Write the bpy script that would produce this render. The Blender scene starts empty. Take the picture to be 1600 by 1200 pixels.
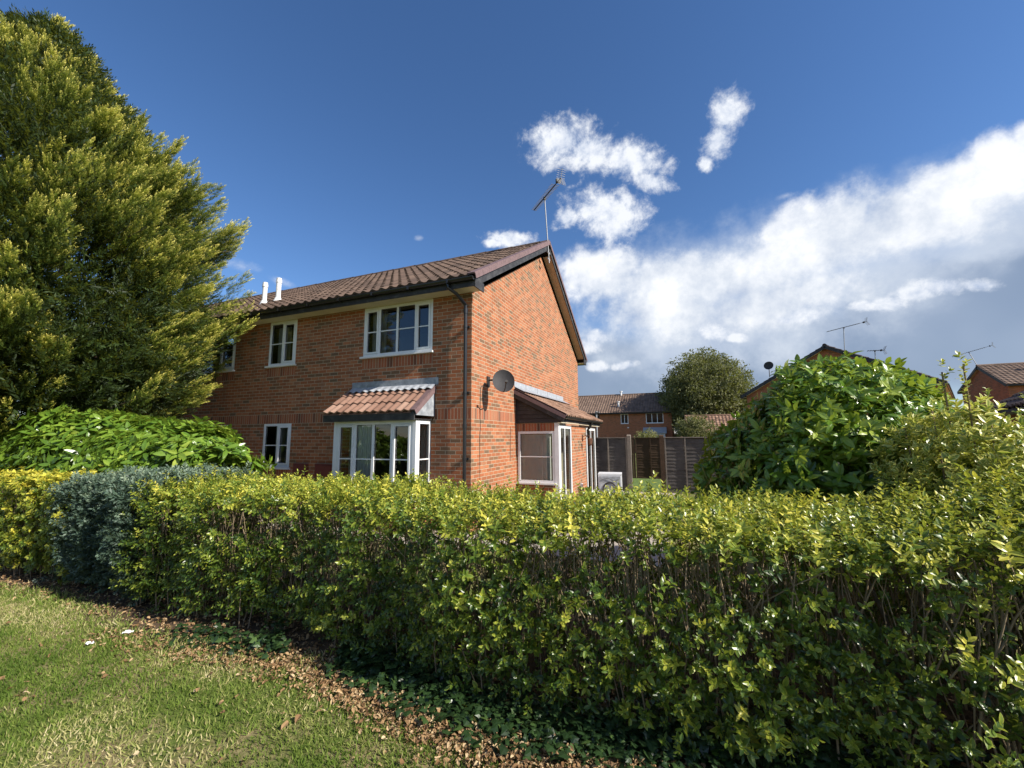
import bpy, math, random
import numpy as np
from mathutils import Vector
R = math.radians
random.seed(7)
rng = np.random.default_rng(11)
scene = bpy.context.scene
COL = scene.collection

# ------------------------------------------------------------------ object helpers
def link(o, parent=None):
    COL.objects.link(o)
    if parent is not None:
        o.parent = parent
    return o

def tag(o, label=None, cat=None, group=None, kind=None):
    if label: o['label'] = label
    if cat: o['category'] = cat
    if group: o['group'] = group
    if kind: o['kind'] = kind
    return o

def empty(name, loc=(0, 0, 0), rz=0):
    o = bpy.data.objects.new(name, None)
    o.empty_display_size = .2
    COL.objects.link(o)
    o.location = loc
    o.rotation_euler = (0, 0, rz)
    return o

def copy_tree(o, parent=None):
    c = o.copy()
    COL.objects.link(c)
    c.parent = parent
    for ch in list(o.children):
        copy_tree(ch, c)
    return c

class MB:
    """collects faces, builds ONE mesh object"""
    def __init__(s):
        s.v = []; s.f = []; s.mi = []; s.uv = []; s.sm = []
    def face(s, pts, mi=0, uv=None, smooth=False):
        b = len(s.v)
        s.v += [tuple(p) for p in pts]
        s.f.append(tuple(range(b, b + len(pts))))
        s.mi.append(mi); s.sm.append(smooth)
        if uv is None:
            a = Vector(pts[1]) - Vector(pts[0]); c = Vector(pts[-1]) - Vector(pts[0])
            n = a.cross(c)
            k = max(range(3), key=lambda i: abs(n[i]))
            i, j = ((1, 2), (0, 2), (0, 1))[k]
            uv = [(p[i], p[j]) for p in pts]
        s.uv += uv
    def box(s, x0, x1, y0, y1, z0, z1, mi=0):
        if x0 > x1: x0, x1 = x1, x0
        if y0 > y1: y0, y1 = y1, y0
        if z0 > z1: z0, z1 = z1, z0
        a = (x0, y0, z0); b = (x1, y0, z0); c = (x1, y1, z0); d = (x0, y1, z0)
        e = (x0, y0, z1); f = (x1, y0, z1); g = (x1, y1, z1); h = (x0, y1, z1)
        for q in ((a, d, c, b), (e, f, g, h), (a, b, f, e), (b, c, g, f), (c, d, h, g), (d, a, e, h)):
            s.face(q, mi)
    def prism(s, poly, d0, d1, axis=0, mi=0):
        """poly in the other two axes, extruded along axis from d0 to d1"""
        def P(p, d):
            return (d, p[0], p[1]) if axis == 0 else ((p[0], d, p[1]) if axis == 1 else (p[0], p[1], d))
        s.face([P(p, d0) for p in poly], mi)
        s.face([P(p, d1) for p in reversed(poly)], mi)
        n = len(poly)
        for i in range(n):
            p, q = poly[i], poly[(i + 1) % n]
            s.face([P(q, d0), P(p, d0), P(p, d1), P(q, d1)], mi)
    def obox(s, c, ax, ay, az, mi=0):
        """oriented box: centre and three half-axis vectors"""
        c = Vector(c); ax = Vector(ax); ay = Vector(ay); az = Vector(az)
        P = lambda i, j, k: tuple(c + ax * i + ay * j + az * k)
        for q in (((-1,-1,-1),(-1,1,-1),(1,1,-1),(1,-1,-1)), ((-1,-1,1),(1,-1,1),(1,1,1),(-1,1,1)),
                  ((-1,-1,-1),(1,-1,-1),(1,-1,1),(-1,-1,1)), ((1,-1,-1),(1,1,-1),(1,1,1),(1,-1,1)),
                  ((1,1,-1),(-1,1,-1),(-1,1,1),(1,1,1)), ((-1,1,-1),(-1,-1,-1),(-1,-1,1),(-1,1,1))):
            s.face([P(*t) for t in q], mi)
    def tube(s, pts, r, n=10, mi=0, caps=True):
        pts = [Vector(p) for p in pts]
        rs = r if isinstance(r, (list, tuple)) else [r] * len(pts)
        rings = []
        up = Vector((0, 0, 1))
        for i, p in enumerate(pts):
            t = (pts[min(i + 1, len(pts) - 1)] - pts[max(i - 1, 0)]).normalized()
            a = t.cross(up)
            if a.length < 1e-3: a = t.cross(Vector((1, 0, 0)))
            a.normalize(); b = a.cross(t)
            rings.append([p + (a * math.cos(2 * math.pi * k / n) + b * math.sin(2 * math.pi * k / n)) * rs[i] for k in range(n)])
        L = 0
        for i in range(len(pts) - 1):
            d = (pts[i + 1] - pts[i]).length
            for k in range(n):
                k2 = (k + 1) % n
                u0, u1 = k * .1, (k + 1) * .1
                s.face([rings[i][k], rings[i][k2], rings[i + 1][k2], rings[i + 1][k]], mi,
                       [(u0, L), (u1, L), (u1, L + d), (u0, L + d)], True)
            L += d
        if caps:
            s.face(list(reversed(rings[0])), mi); s.face(rings[-1], mi)
    def build(s, name, mats, parent=None, merge=False):
        me = bpy.data.meshes.new(name)
        me.from_pydata(s.v, [], s.f)
        for m in (mats if isinstance(mats, (list, tuple)) else [mats]):
            me.materials.append(m)
        me.polygons.foreach_set('material_index', s.mi)
        me.polygons.foreach_set('use_smooth', s.sm)
        uvl = me.uv_layers.new(name='UVMap')
        uvl.data.foreach_set('uv', np.array(s.uv, dtype=np.float32).ravel())
        if merge:
            import bmesh
            bm = bmesh.new(); bm.from_mesh(me)
            bmesh.ops.remove_doubles(bm, verts=bm.verts, dist=1e-5)
            bm.to_mesh(me); bm.free()
        me.update()
        o = bpy.data.objects.new(name, me)
        return link(o, parent)

def tri_mesh(name, V, T, mats, parent=None, attrs=None, mi=None, smooth=False):
    """fast triangle mesh from numpy arrays"""
    me = bpy.data.meshes.new(name)
    nv, nt = len(V), len(T)
    me.vertices.add(nv); me.vertices.foreach_set('co', np.ascontiguousarray(V, dtype=np.float32).ravel())
    me.loops.add(nt * 3); me.loops.foreach_set('vertex_index', np.ascontiguousarray(T, dtype=np.int32).ravel())
    me.polygons.add(nt); me.polygons.foreach_set('loop_start', np.arange(nt, dtype=np.int32) * 3)
    for m in (mats if isinstance(mats, (list, tuple)) else [mats]):
        me.materials.append(m)
    if mi is not None: me.polygons.foreach_set('material_index', np.asarray(mi, dtype=np.int32))
    me.polygons.foreach_set('use_smooth', np.full(nt, bool(smooth)))
    for k, a in (attrs or {}).items():
        at = me.attributes.new(k, 'FLOAT', 'POINT')
        at.data.foreach_set('value', np.ascontiguousarray(a, dtype=np.float32))
    me.update(calc_edges=True)
    o = bpy.data.objects.new(name, me)
    return link(o, parent)

# ------------------------------------------------------------------ node helpers
class NT:
    def __init__(s, tree): s.t = tree; s.n = tree.nodes; s.l = tree.links
    def new(s, typ, **kw):
        n = s.n.new(typ)
        for k, v in kw.items():
            if hasattr(n, k): setattr(n, k, v)
        return n
    def lk(s, a, b): s.l.new(a, b)
    def val(s, sock, v):
        if hasattr(v, 'is_output'): s.lk(v, sock)
        else: sock.default_value = v
    def math(s, op, a, b=None, c=None, clamp=False):
        n = s.n.new('ShaderNodeMath'); n.operation = op; n.use_clamp = clamp
        s.val(n.inputs[0], a)
        if b is not None: s.val(n.inputs[1], b)
        if c is not None: s.val(n.inputs[2], c)
        return n.outputs[0]
    def vmath(s, op, a, b=None):
        n = s.n.new('ShaderNodeVectorMath'); n.operation = op
        s.val(n.inputs[0], a)
        if b is not None: s.val(n.inputs[1], b)
        return n.outputs['Value' if op in ('DOT_PRODUCT', 'LENGTH') else 'Vector']
    def mix(s, f, a, b, typ='RGBA', blend='MIX'):
        n = s.n.new('ShaderNodeMix'); n.data_type = typ
        if typ == 'RGBA':
            n.blend_type = blend
            s.val(n.inputs[0], f); s.val(n.inputs[6], c4(a)); s.val(n.inputs[7], c4(b)); return n.outputs[2]
        s.val(n.inputs[0], f); s.val(n.inputs[2], a); s.val(n.inputs[3], b); return n.outputs[0]
    def ramp(s, f, stops, interp='LINEAR'):
        n = s.n.new('ShaderNodeValToRGB'); n.color_ramp.interpolation = interp
        e = n.color_ramp.elements
        while len(e) < len(stops): e.new(.5)
        for i, (p, c) in enumerate(stops):
            e[i].position = p; e[i].color = c4(c)
        s.val(n.inputs[0], f); return n.outputs[0]
    def noise(s, vec=None, scale=5, detail=4, rough=.55, dim='3D', out=0, distortion=0):
        n = s.n.new('ShaderNodeTexNoise'); n.noise_dimensions = dim
        if vec is not None: s.lk(vec, n.inputs['Vector'])
        n.inputs['Scale'].default_value = scale; n.inputs['Detail'].default_value = detail
        n.inputs['Roughness'].default_value = rough; n.inputs['Distortion'].default_value = distortion
        return n.outputs[out]
    def maprange(s, v, a, b, c=0., d=1., smooth=False):
        n = s.n.new('ShaderNodeMapRange'); n.interpolation_type = 'SMOOTHSTEP' if smooth else 'LINEAR'
        s.val(n.inputs[0], v)
        for i, x in enumerate((a, b, c, d)): s.val(n.inputs[i + 1], x)
        return n.outputs[0]
    def bump(s, h, strength=.4, dist=.01):
        n = s.n.new('ShaderNodeBump'); n.inputs['Strength'].default_value = strength
        n.inputs['Distance'].default_value = dist; s.lk(h, n.inputs['Height']); return n.outputs[0]

def c4(c):
    if hasattr(c, 'is_output'): return c
    return tuple(c) + (1,) if len(c) == 3 else tuple(c)

def new_mat(name):
    m = bpy.data.materials.new(name); m.use_nodes = True
    nt = NT(m.node_tree); b = m.node_tree.nodes['Principled BSDF']
    return m, nt, b

def mat_basic(name, col, rough=.5, var=.12, scale=6, metal=0, bump=0, spec=None, dirt=None, dirtscale=1.5, dirtamt=.3, coords='Object'):
    m, nt, b = new_mat(name)
    tc = nt.new('ShaderNodeTexCoord').outputs[coords]
    n = nt.noise(tc, scale, 6, .6)
    lo = [c * (1 - var) for c in col]; hi = [min(1, c * (1 + var)) for c in col]
    c = nt.ramp(n, [(.3, lo), (.7, hi)])
    if dirt:
        d = nt.noise(tc, dirtscale, 5, .65)
        c = nt.mix(nt.math('MULTIPLY', nt.maprange(d, .48, .72, smooth=True), dirtamt), c, dirt)
    nt.lk(c, b.inputs['Base Color'])
    b.inputs['Roughness'].default_value = rough
    b.inputs['Metallic'].default_value = metal
    if spec is not None: b.inputs['Specular IOR Level'].default_value = spec
    if bump:
        nt.lk(nt.bump(nt.noise(tc, scale * 6, 4), bump, .01), b.inputs['Normal'])
    return m

# ------------------------------------------------------------------ materials
def mat_brick(name, stops, mortar=(.42, .34, .24), offset=True, soft=.0):
    m, nt, b = new_mat(name)
    uv = nt.new('ShaderNodeUVMap').outputs[0]
    sep = nt.new('ShaderNodeSeparateXYZ'); nt.lk(uv, sep.inputs[0])
    u, v = sep.outputs[0], sep.outputs[1]
    # a little wobble so that courses are not ruler-straight
    wob = nt.noise(uv, 9, 2)
    v = nt.math('ADD', v, nt.math('MULTIPLY', nt.math('SUBTRACT', wob, .5), .006))
    if offset:
        ru = nt.math('DIVIDE', v, .075); row = nt.math('FLOOR', ru)
        cu = nt.math('ADD', nt.math('DIVIDE', u, .225), nt.math('MULTIPLY', nt.math('MODULO', nt.math('ABSOLUTE', row), 2.), .5))
        cl = nt.math('FLOOR', cu); fr = nt.math('FRACT', ru); fc = nt.math('FRACT', cu)
        mv = nt.math('MINIMUM', fr, nt.math('SUBTRACT', 1., fr)); mh = nt.math('MINIMUM', fc, nt.math('SUBTRACT', 1., fc))
        dv = nt.math('MULTIPLY', mv, .075); dh = nt.math('MULTIPLY', mh, .225)
    else:
        cu = nt.math('DIVIDE', u, .075); cl = nt.math('FLOOR', cu); fc = nt.math('FRACT', cu)
        ru = nt.math('DIVIDE', v, .225); row = nt.math('FLOOR', ru); fr = nt.math('FRACT', ru)
        mv = nt.math('MINIMUM', fr, nt.math('SUBTRACT', 1., fr)); mh = nt.math('MINIMUM', fc, nt.math('SUBTRACT', 1., fc))
        dv = nt.math('MULTIPLY', mv, .225); dh = nt.math('MULTIPLY', mh, .075)
    dist = nt.math('MINIMUM', dv, dh)
    dist = nt.math('ADD', dist, nt.math('MULTIPLY', nt.math('SUBTRACT', nt.noise(uv, 60, 3), .5), .004))
    mask = nt.maprange(dist, .0045, .0075, smooth=True)   # 1 = brick
    comb = nt.new('ShaderNodeCombineXYZ'); nt.lk(cl, comb.inputs[0]); nt.lk(row, comb.inputs[1])
    wn = nt.new('ShaderNodeTexWhiteNoise', noise_dimensions='2D'); nt.lk(comb.outputs[0], wn.inputs['Vector'])
    big = nt.noise(uv, .9, 3, .6)
    f = nt.math('ADD', wn.outputs[0], nt.math('MULTIPLY', nt.math('SUBTRACT', big, .5), .35), clamp=True)
    col = nt.ramp(f, stops)
    grain = nt.noise(uv, 45, 5, .7)
    col = nt.mix(.35, col, nt.ramp(grain, [(.3, (.35, .33, .3)), (.7, (1.15, 1.1, 1.05))]), blend='MULTIPLY')
    # wear: weathered streaks
    mp = nt.new('ShaderNodeMapping'); mp.inputs['Scale'].default_value = (2.6, .7, 1); nt.lk(uv, mp.inputs[0])
    st = nt.noise(mp.outputs[0], 1.6, 6, .7)
    mcol = nt.ramp(nt.noise(uv, 12, 3), [(.3, [c * .8 for c in mortar]), (.7, mortar)])
    col = nt.mix(mask, mcol, col)
    col = nt.mix(nt.math('MULTIPLY', nt.maprange(st, .50, .72), .38), col, (.12, .09, .06))
    nt.lk(col, b.inputs['Base Color'])
    b.inputs['Roughness'].default_value = .9; b.inputs['Specular IOR Level'].default_value = .25
    h = nt.math('ADD', mask, nt.math('MULTIPLY', grain, .35))
    nt.lk(nt.bump(h, .55, .006), b.inputs['Normal'])
    return m

BR = [(0, (.17, .105, .065)), (.09, (.20, .11, .06)), (.2, (.28, .105, .05)), (.42, (.34, .115, .05)), (.66, (.385, .135, .06)), (.88, (.43, .175, .085)), (1, (.30, .14, .08))]
M = {}
M['brick'] = mat_brick('brick', BR)
M['soldier'] = mat_brick('brick_soldier', [(0, (.12, .06, .04)), (.3, (.30, .09, .045)), (.7, (.40, .13, .06)), (1, (.34, .15, .08))], offset=False)
M['brick_far'] = mat_brick('brick_far', [(0, (.24, .11, .06)), (.3, (.36, .13, .065)), (.7, (.42, .15, .075)), (1, (.38, .16, .09))], mortar=(.36, .2, .12))

def mat_tile(name, stops, wear=(.13, .10, .075), rough=.85, dark=(.03, .025, .02)):
    m, nt, b = new_mat(name)
    uv = nt.new('ShaderNodeUVMap').outputs[0]
    sep = nt.new('ShaderNodeSeparateXYZ'); nt.lk(uv, sep.inputs[0])
    comb = nt.new('ShaderNodeCombineXYZ')
    nt.lk(nt.math('FLOOR', sep.outputs[0]), comb.inputs[0]); nt.lk(nt.math('FLOOR', sep.outputs[1]), comb.inputs[1])
    wn = nt.new('ShaderNodeTexWhiteNoise', noise_dimensions='2D'); nt.lk(comb.outputs[0], wn.inputs['Vector'])
    tc = nt.new('ShaderNodeTexCoord').outputs['Object']
    n1 = nt.noise(tc, 1.1, 5, .65); n2 = nt.noise(tc, 28, 5, .7)
    f = nt.math('ADD', nt.math('MULTIPLY', wn.outputs[0], .55), nt.math('MULTIPLY', n1, .45))
    col = nt.ramp(f, stops)
    col = nt.mix(nt.math('MULTIPLY', nt.maprange(n2, .45, .7), .35), col, wear)
    fy = nt.math('FRACT', sep.outputs[1])
    col = nt.mix(nt.math('MULTIPLY', nt.maprange(nt.noise(tc, 7, 6, .75), .52, .7, smooth=True), .4), col, dark)
    nt.lk(col, b.inputs['Base Color']); b.inputs['Roughness'].default_value = rough
    b.inputs['Specular IOR Level'].default_value = .3
    nt.lk(nt.bump(n2, .3, .006), b.inputs['Normal'])
    return m
M['tile'] = mat_tile('roof_tile', [(.15, (.055, .036, .027)), (.45, (.088, .057, .042)), (.75, (.125, .082, .06)), (.95, (.165, .115, .088))])
M['tile_red'] = mat_tile('bay_roof_tile', [(.15, (.17, .09, .062)), (.5, (.25, .14, .10)), (.85, (.34, .215, .16))], wear=(.20, .14, .10))
M['tile_old'] = mat_tile('old_roof_tile', [(.15, (.13, .075, .05)), (.5, (.24, .14, .095)), (.85, (.36, .23, .16))], wear=(.12, .10, .07))
M['tile_far'] = mat_tile('far_roof_tile', [(.15, (.13, .085, .06)), (.5, (.18, .12, .09)), (.9, (.24, .165, .12))])
M['tile_dark'] = mat_tile('dark_roof_tile', [(.15, (.04, .028, .026)), (.5, (.062, .043, .038)), (.9, (.09, .062, .052))], wear=(.1, .07, .06))
M['verge'] = mat_basic('verge_tile', (.15, .095, .097), .7, .25, 12, bump=.3, dirt=(.09, .06, .05))
M['white'] = mat_basic('upvc_white', (.74, .75, .76), .35, .04, 3, dirt=(.45, .45, .42), dirtscale=4, dirtamt=.25)
M['soffit'] = mat_basic('soffit_cream', (.62, .55, .40), .7, .08, 4, dirt=(.3, .26, .18))
M['soffit_brown'] = mat_basic('soffit_tan', (.42, .30, .20), .7, .1, 4, dirt=(.25, .18, .12))
M['black'] = mat_basic('black_gutter', (.016, .016, .017), .32, .3, 4)
M['blackwood'] = mat_basic('black_board', (.022, .021, .022), .6, .4, 8, bump=.3, dirt=(.10, .10, .10), dirtscale=5, dirtamt=.5)
M['lead'] = mat_basic('lead_flashing', (.24, .26, .29), .5, .3, 10, bump=.3, dirt=(.40, .42, .44), dirtscale=6, dirtamt=.7)
M['leadwhite'] = mat_basic('lead_flashing_pale', (.33, .35, .38), .45, .25, 14, bump=.3, dirt=(.25, .27, .3), dirtscale=7, dirtamt=.7)
M['red_box'] = mat_basic('meter_box_red', (.16, .035, .03), .5, .1, 5)
M['interior'] = mat_basic('interior_wall', (.10, .09, .075), .9, .1, 1)
M['curtain'] = None
M['alu'] = mat_basic('aluminium', (.22, .23, .25), .6, .1, 20, metal=.3)
M['galv'] = mat_basic('galvanised_mast', (.30, .31, .33), .6, .15, 12, metal=.3)
M['dish'] = mat_basic('dish_mesh_dark', (.028, .026, .028), .75, .2, 30)
M['cable'] = mat_basic('cable_black', (.03, .025, .022), .6, .2, 6)
M['rust'] = mat_basic('rusty_iron', (.12, .055, .03), .8, .4, 16, bump=.4)
M['fence'] = None
M['bark'] = mat_basic('bark', (.12, .085, .06), .95, .35, 14, bump=.6)
M['twig'] = mat_basic('twig', (.21, .155, .095), .9, .35, 5, bump=.2)
M['flue'] = mat_basic('flue_white', (.72, .73, .74), .5, .05, 8, dirt=(.35, .33, .3), dirtscale=7, dirtamt=.5)

def mat_curtain(name, col):
    m, nt, b = new_mat(name)
    tc = nt.new('ShaderNodeTexCoord').outputs['Object']
    w = nt.new('ShaderNodeTexWave'); w.wave_type = 'BANDS'; w.bands_direction = 'X'
    nt.lk(tc, w.inputs['Vector']); w.inputs['Scale'].default_value = 9; w.inputs['Distortion'].default_value = 2.5; w.inputs['Detail'].default_value = 3
    c = nt.ramp(w.outputs[1], [(0, [x * .75 for x in col]), (1, col)])
    nt.lk(c, b.inputs['Base Color']); b.inputs['Roughness'].default_value = .95
    return m
M['curtain'] = mat_curtain('net_curtain', (.55, .56, .55))
M['curtain_light'] = mat_curtain('pale_curtain', (.90, .88, .84))

def mat_glass():
    m = bpy.data.materials.new('window_glass'); m.use_nodes = True
    nt = NT(m.node_tree); nt.n.clear()
    out = nt.new('ShaderNodeOutputMaterial')
    fr = nt.new('ShaderNodeFresnel'); fr.inputs[0].default_value = 1.65
    tr = nt.new('ShaderNodeBsdfTransparent'); tr.inputs[0].default_value = (.74, .78, .76, 1)
    gl = nt.new('ShaderNodeBsdfGlossy'); gl.inputs['Roughness'].default_value = .015
    tc = nt.new('ShaderNodeTexCoord').outputs['Object']
    b = nt.bump(nt.noise(tc, 2.2, 2), .12, .02); nt.lk(b, gl.inputs['Normal'])
    mx = nt.new('ShaderNodeMixShader')
    nt.lk(nt.math('ADD', fr.outputs[0], .05), mx.inputs[0]); nt.lk(tr.outputs[0], mx.inputs[1]); nt.lk(gl.outputs[0], mx.inputs[2])
    nt.lk(mx.outputs[0], out.inputs[0]); return m
M['glass'] = mat_glass()

def mat_fence(name, lo, hi):
    m, nt, b = new_mat(name)
    uv = nt.new('ShaderNodeUVMap').outputs[0]
    mp = nt.new('ShaderNodeMapping'); nt.lk(uv, mp.inputs[0]); mp.inputs['Scale'].default_value = (1.3, 30, 1)
    g = nt.noise(mp.outputs[0], 3, 6, .7)
    tc = nt.new('ShaderNodeTexCoord').outputs['Object']
    g2 = nt.noise(tc, 2.5, 4, .6)
    f = nt.math('ADD', nt.math('MULTIPLY', g, .6), nt.math('MULTIPLY', g2, .4))
    nt.lk(nt.ramp(f, [(.3, lo), (.7, hi)]), b.inputs['Base Color']); b.inputs['Roughness'].default_value = .95
    b.inputs['Specular IOR Level'].default_value = .15
    nt.lk(nt.bump(g, .5, .008), b.inputs['Normal'])
    return m
M['fence'] = mat_fence('weathered_fence', (.035, .03, .028), (.16, .145, .135))
M['fence_post'] = mat_fence('fence_post_grey', (.12, .10, .085), (.30, .26, .22))
M['fence_brown'] = mat_fence('brown_fence', (.035, .024, .017), (.11, .072, .048))

def mat_leaf(name, stops, rim=None, rimpos=(.55, .8), rough=.42, trans=.3, patch=None, spec=.5, patchscale=1.2):
    """leaf colour: per-leaf 'tint', 'rim' = 0 on the midrib .. 1 on the margin (or at the shoot tip)"""
    m, nt, b = new_mat(name)
    at = nt.new('ShaderNodeAttribute'); at.attribute_name = 'tint'
    ar = nt.new('ShaderNodeAttribute'); ar.attribute_name = 'rim'
    tc = nt.new('ShaderNodeTexCoord').outputs['Object']
    f = at.outputs['Fac']
    if patch:
        f = nt.math('ADD', f, nt.math('MULTIPLY', nt.math('SUBTRACT', nt.noise(tc, patchscale, 3, .6), .5), patch), clamp=True)
    col = nt.ramp(f, stops)
    if rim:
        rm = nt.maprange(ar.outputs['Fac'], rimpos[0], rimpos[1], smooth=True)
        rm = nt.math('MULTIPLY', rm, nt.maprange(f, .35, .75))
        col = nt.mix(rm, col, rim)
    nt.lk(col, b.inputs['Base Color'])
    b.inputs['Roughness'].default_value = rough; b.inputs['Specular IOR Level'].default_value = spec
    if trans:
        out = m.node_tree.nodes['Material Output']
        tb = nt.new('ShaderNodeBsdfTranslucent')
        tb2 = nt.mix(.35, col, (.55, .6, .06)); nt.lk(tb2, tb.inputs[0])
        mx = nt.new('ShaderNodeMixShader'); mx.inputs[0].default_value = trans
        nt.lk(b.outputs[0], mx.inputs[1]); nt.lk(tb.outputs[0], mx.inputs[2]); nt.lk(mx.outputs[0], out.inputs[0])
    return m
# ------------------------------------------------------------------ building helpers
def tile_roof(name, mat, parent, O, U, S, lenU, lenS, w=.2, course=.3, amp=.03, ns=8, jitter=.004, thick=.022, shape=1.4, end_drop=.05):
    O = Vector(O); U = Vector(U).normalized(); S = Vector(S).normalized(); N = U.cross(S).normalized()
    if N.z < 0: N = -N
    m = MB()
    nt_ = int(round(lenU / w)); w = lenU / nt_
    nc = int(math.ceil(lenS / course))
    prof = [amp * (0.5 - 0.5 * math.cos(2 * math.pi * ((k / ns) ** .85))) ** shape for k in range(ns + 1)]
    rr = random.Random(5)
    for c in range(nc):
        s0 = c * course; s1 = min(lenS, s0 + course * 1.02)
        for t in range(nt_):
            j = rr.uniform(-jitter, jitter); js = rr.uniform(-.006, .006)
            for k in range(ns):
                u0 = (t + k / ns) * w; u1 = (t + (k + 1) / ns) * w
                h0, h1 = prof[k], prof[k + 1]
                a = O + U * u0 + S * (s0 + js) + N * (h0 + thick + j); b = O + U * u1 + S * (s0 + js) + N * (h1 + thick + j)
                c_ = O + U * u1 + S * s1 + N * (h1 + .002); d = O + U * u0 + S * s1 + N * (h0 + .002)
                v0 = c + .02; v1 = c + .98; ua = t + .02 + .96 * k / ns; ub = t + .02 + .96 * (k + 1) / ns
                m.face([a, b, c_, d], 0, [(ua, v0), (ub, v0), (ub, v1), (ua, v1)], False)
                dr = thick if c else end_drop
                a2 = a - N * dr; b2 = b - N * dr
                m.face([a2, b2, b, a], 0, [(ua, v0), (ub, v0), (ub, v0 + .01), (ua, v0 + .01)])
    # underside closing sheet
    e = -.03
    q = [O + N * e, O + U * lenU + N * e, O + U * lenU + S * lenS + N * e, O + S * lenS + N * e]
    m.face(list(reversed(q)), 0, [(0, 0), (1, 0), (1, 1), (0, 1)])
    return m.build(name, mat, parent)

def wall_rect(m, axis, c, u0, u1, z0, z1, holes=(), soldiers=(), depth=.09, inward=1):
    """rectangular wall in plane axis=c; holes/soldiers = (u0,u1,z0,z1); reveals go to c+inward*depth"""
    us = sorted({u0, u1} | {h[i] for h in list(holes) + list(soldiers) for i in (0, 1) if u0 <= h[i] <= u1})
    zs = sorted({z0, z1} | {h[i] for h in list(holes) + list(soldiers) for i in (2, 3) if z0 <= h[i] <= z1})
    P = (lambda u, z, d=0: (u, c + d, z)) if axis == 1 else (lambda u, z, d=0: (c + d, u, z))
    inside = lambda r, u, z: r[0] < u < r[1] and r[2] < z < r[3]
    for i in range(len(us) - 1):
        for j in range(len(zs) - 1):
            um, zm = (us[i] + us[i + 1]) / 2, (zs[j] + zs[j + 1]) / 2
            if any(inside(h, um, zm) for h in holes): continue
            s = next((s for s in soldiers if inside(s, um, zm)), None)
            q = [(us[i], zs[j]), (us[i + 1], zs[j]), (us[i + 1], zs[j + 1]), (us[i], zs[j + 1])]
            if s: uv = [(a, .225 * (b - s[2]) / (s[3] - s[2]) + .001) for a, b in q]
            else: uv = q
            m.face([P(*a) for a in q], 1 if s else 0, uv)
    D = inward * depth
    for h in holes:
        a, b, c0, d = h
        m.face([P(a, c0), P(a, c0, D), P(a, d, D), P(a, d)], 0, [(0, c0), (depth, c0), (depth, d), (0, d)])
        m.face([P(b, c0), P(b, c0, D), P(b, d, D), P(b, d)], 0, [(0, c0), (depth, c0), (depth, d), (0, d)])
        m.face([P(a, d), P(a, d, D), P(b, d, D), P(b, d)], 1, [(a, 0), (a, depth), (b, depth), (b, 0)])
        m.face([P(a, c0), P(a, c0, D), P(b, c0, D), P(b, c0)], 0, [(a, 0), (a, depth), (b, depth), (b, 0)])

def window(parent, u0, u1, z0, z1, c, cols, axis=1, out=-1, frame=.055, mull=.05, bar=True, sill=True, name='window', mat=None, barpos=.5, silld=.07):
    """cols: list of (width fraction, 'f' fixed | 'o' opening sash). out = direction of outside along the axis"""
    mat = mat or M['white']
    def bx(m, a0, a1, d0, d1, b0, b1, mi=0):
        if axis == 1: m.box(a0, a1, c + out * d0, c + out * d1, b0, b1, mi)
        else: m.box(c + out * d0, c + out * d1, a0, a1, b0, b1, mi)
    f = MB()
    bx(f, u0, u1, -.03, .03, z1 - frame, z1)
    bx(f, u0, u1, -.03, .03, z0, z0 + frame)
    bx(f, u0, u0 + frame, -.03, .03, z0 + frame, z1 - frame)
    bx(f, u1 - frame, u1, -.03, .03, z0 + frame, z1 - frame)
    W = u1 - u0 - 2 * frame
    tot = sum(w for w, _ in cols)
    x = u0 + frame; g = MB(); sashes = []
    for i, (w, k) in enumerate(cols):
        xe = x + W * w / tot
        a, b = x, xe
        if i < len(cols) - 1:
            bx(f, xe - mull / 2, xe + mull / 2, -.03, .028, z0 + frame, z1 - frame); b = xe - mull / 2
        if i: a = x + mull / 2
        zz0, zz1 = z0 + frame, z1 - frame
        if k == 'o':
            s = MB(); q = .042
            bx(s, a + .004, b - .004, -.01, .042, zz1 - q, zz1 - .003)
            bx(s, a + .004, b - .004, -.01, .042, zz0 + .003, zz0 + q)
            bx(s, a + .004, a + q, -.01, .042, zz0 + q, zz1 - q)
            bx(s, b - q, b - .004, -.01, .042, zz0 + q, zz1 - q)
            a += q; b -= q; zz0 += q; zz1 -= q
            if bar: bx(s, a, b, .0, .016, (zz0 + zz1) / 2 - .011, (zz0 + zz1) / 2 + .011)
            sashes.append(s)
        elif bar:
            zb = z0 + (z1 - z0) * barpos
            bx(f, a, b, .0, .016, zb - .011, zb + .011)
        # glass with thickness-less double face, black gasket round it
        if axis == 1: g.face([(a, c + out * .004, zz0), (b, c + out * .004, zz0), (b, c + out * .004, zz1), (a, c + out * .004, zz1)])
        else: g.face([(c + out * .004, a, zz0), (c + out * .004, b, zz0), (c + out * .004, b, zz1), (c + out * .004, a, zz1)])
        gk = .009
        for r in ((a, b, zz0, zz0 + gk), (a, b, zz1 - gk, zz1), (a, a + gk, zz0 + gk, zz1 - gk), (b - gk, b, zz0 + gk, zz1 - gk)):
            bx(f, r[0], r[1], .005, .011, r[2], r[3], 1)
        x = xe
    fo = f.build(name, [mat, M['cable']], parent)
    g.build('pane', M['glass'], fo)
    for s in sashes: s.build('sash', mat, fo)
    if sill:
        s = MB()
        bx(s, u0 - .04, u1 + .04, -.03, silld + .03, z0 - .04, z0 - .003)
        s.build('sill', mat, fo)
    return fo

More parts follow.
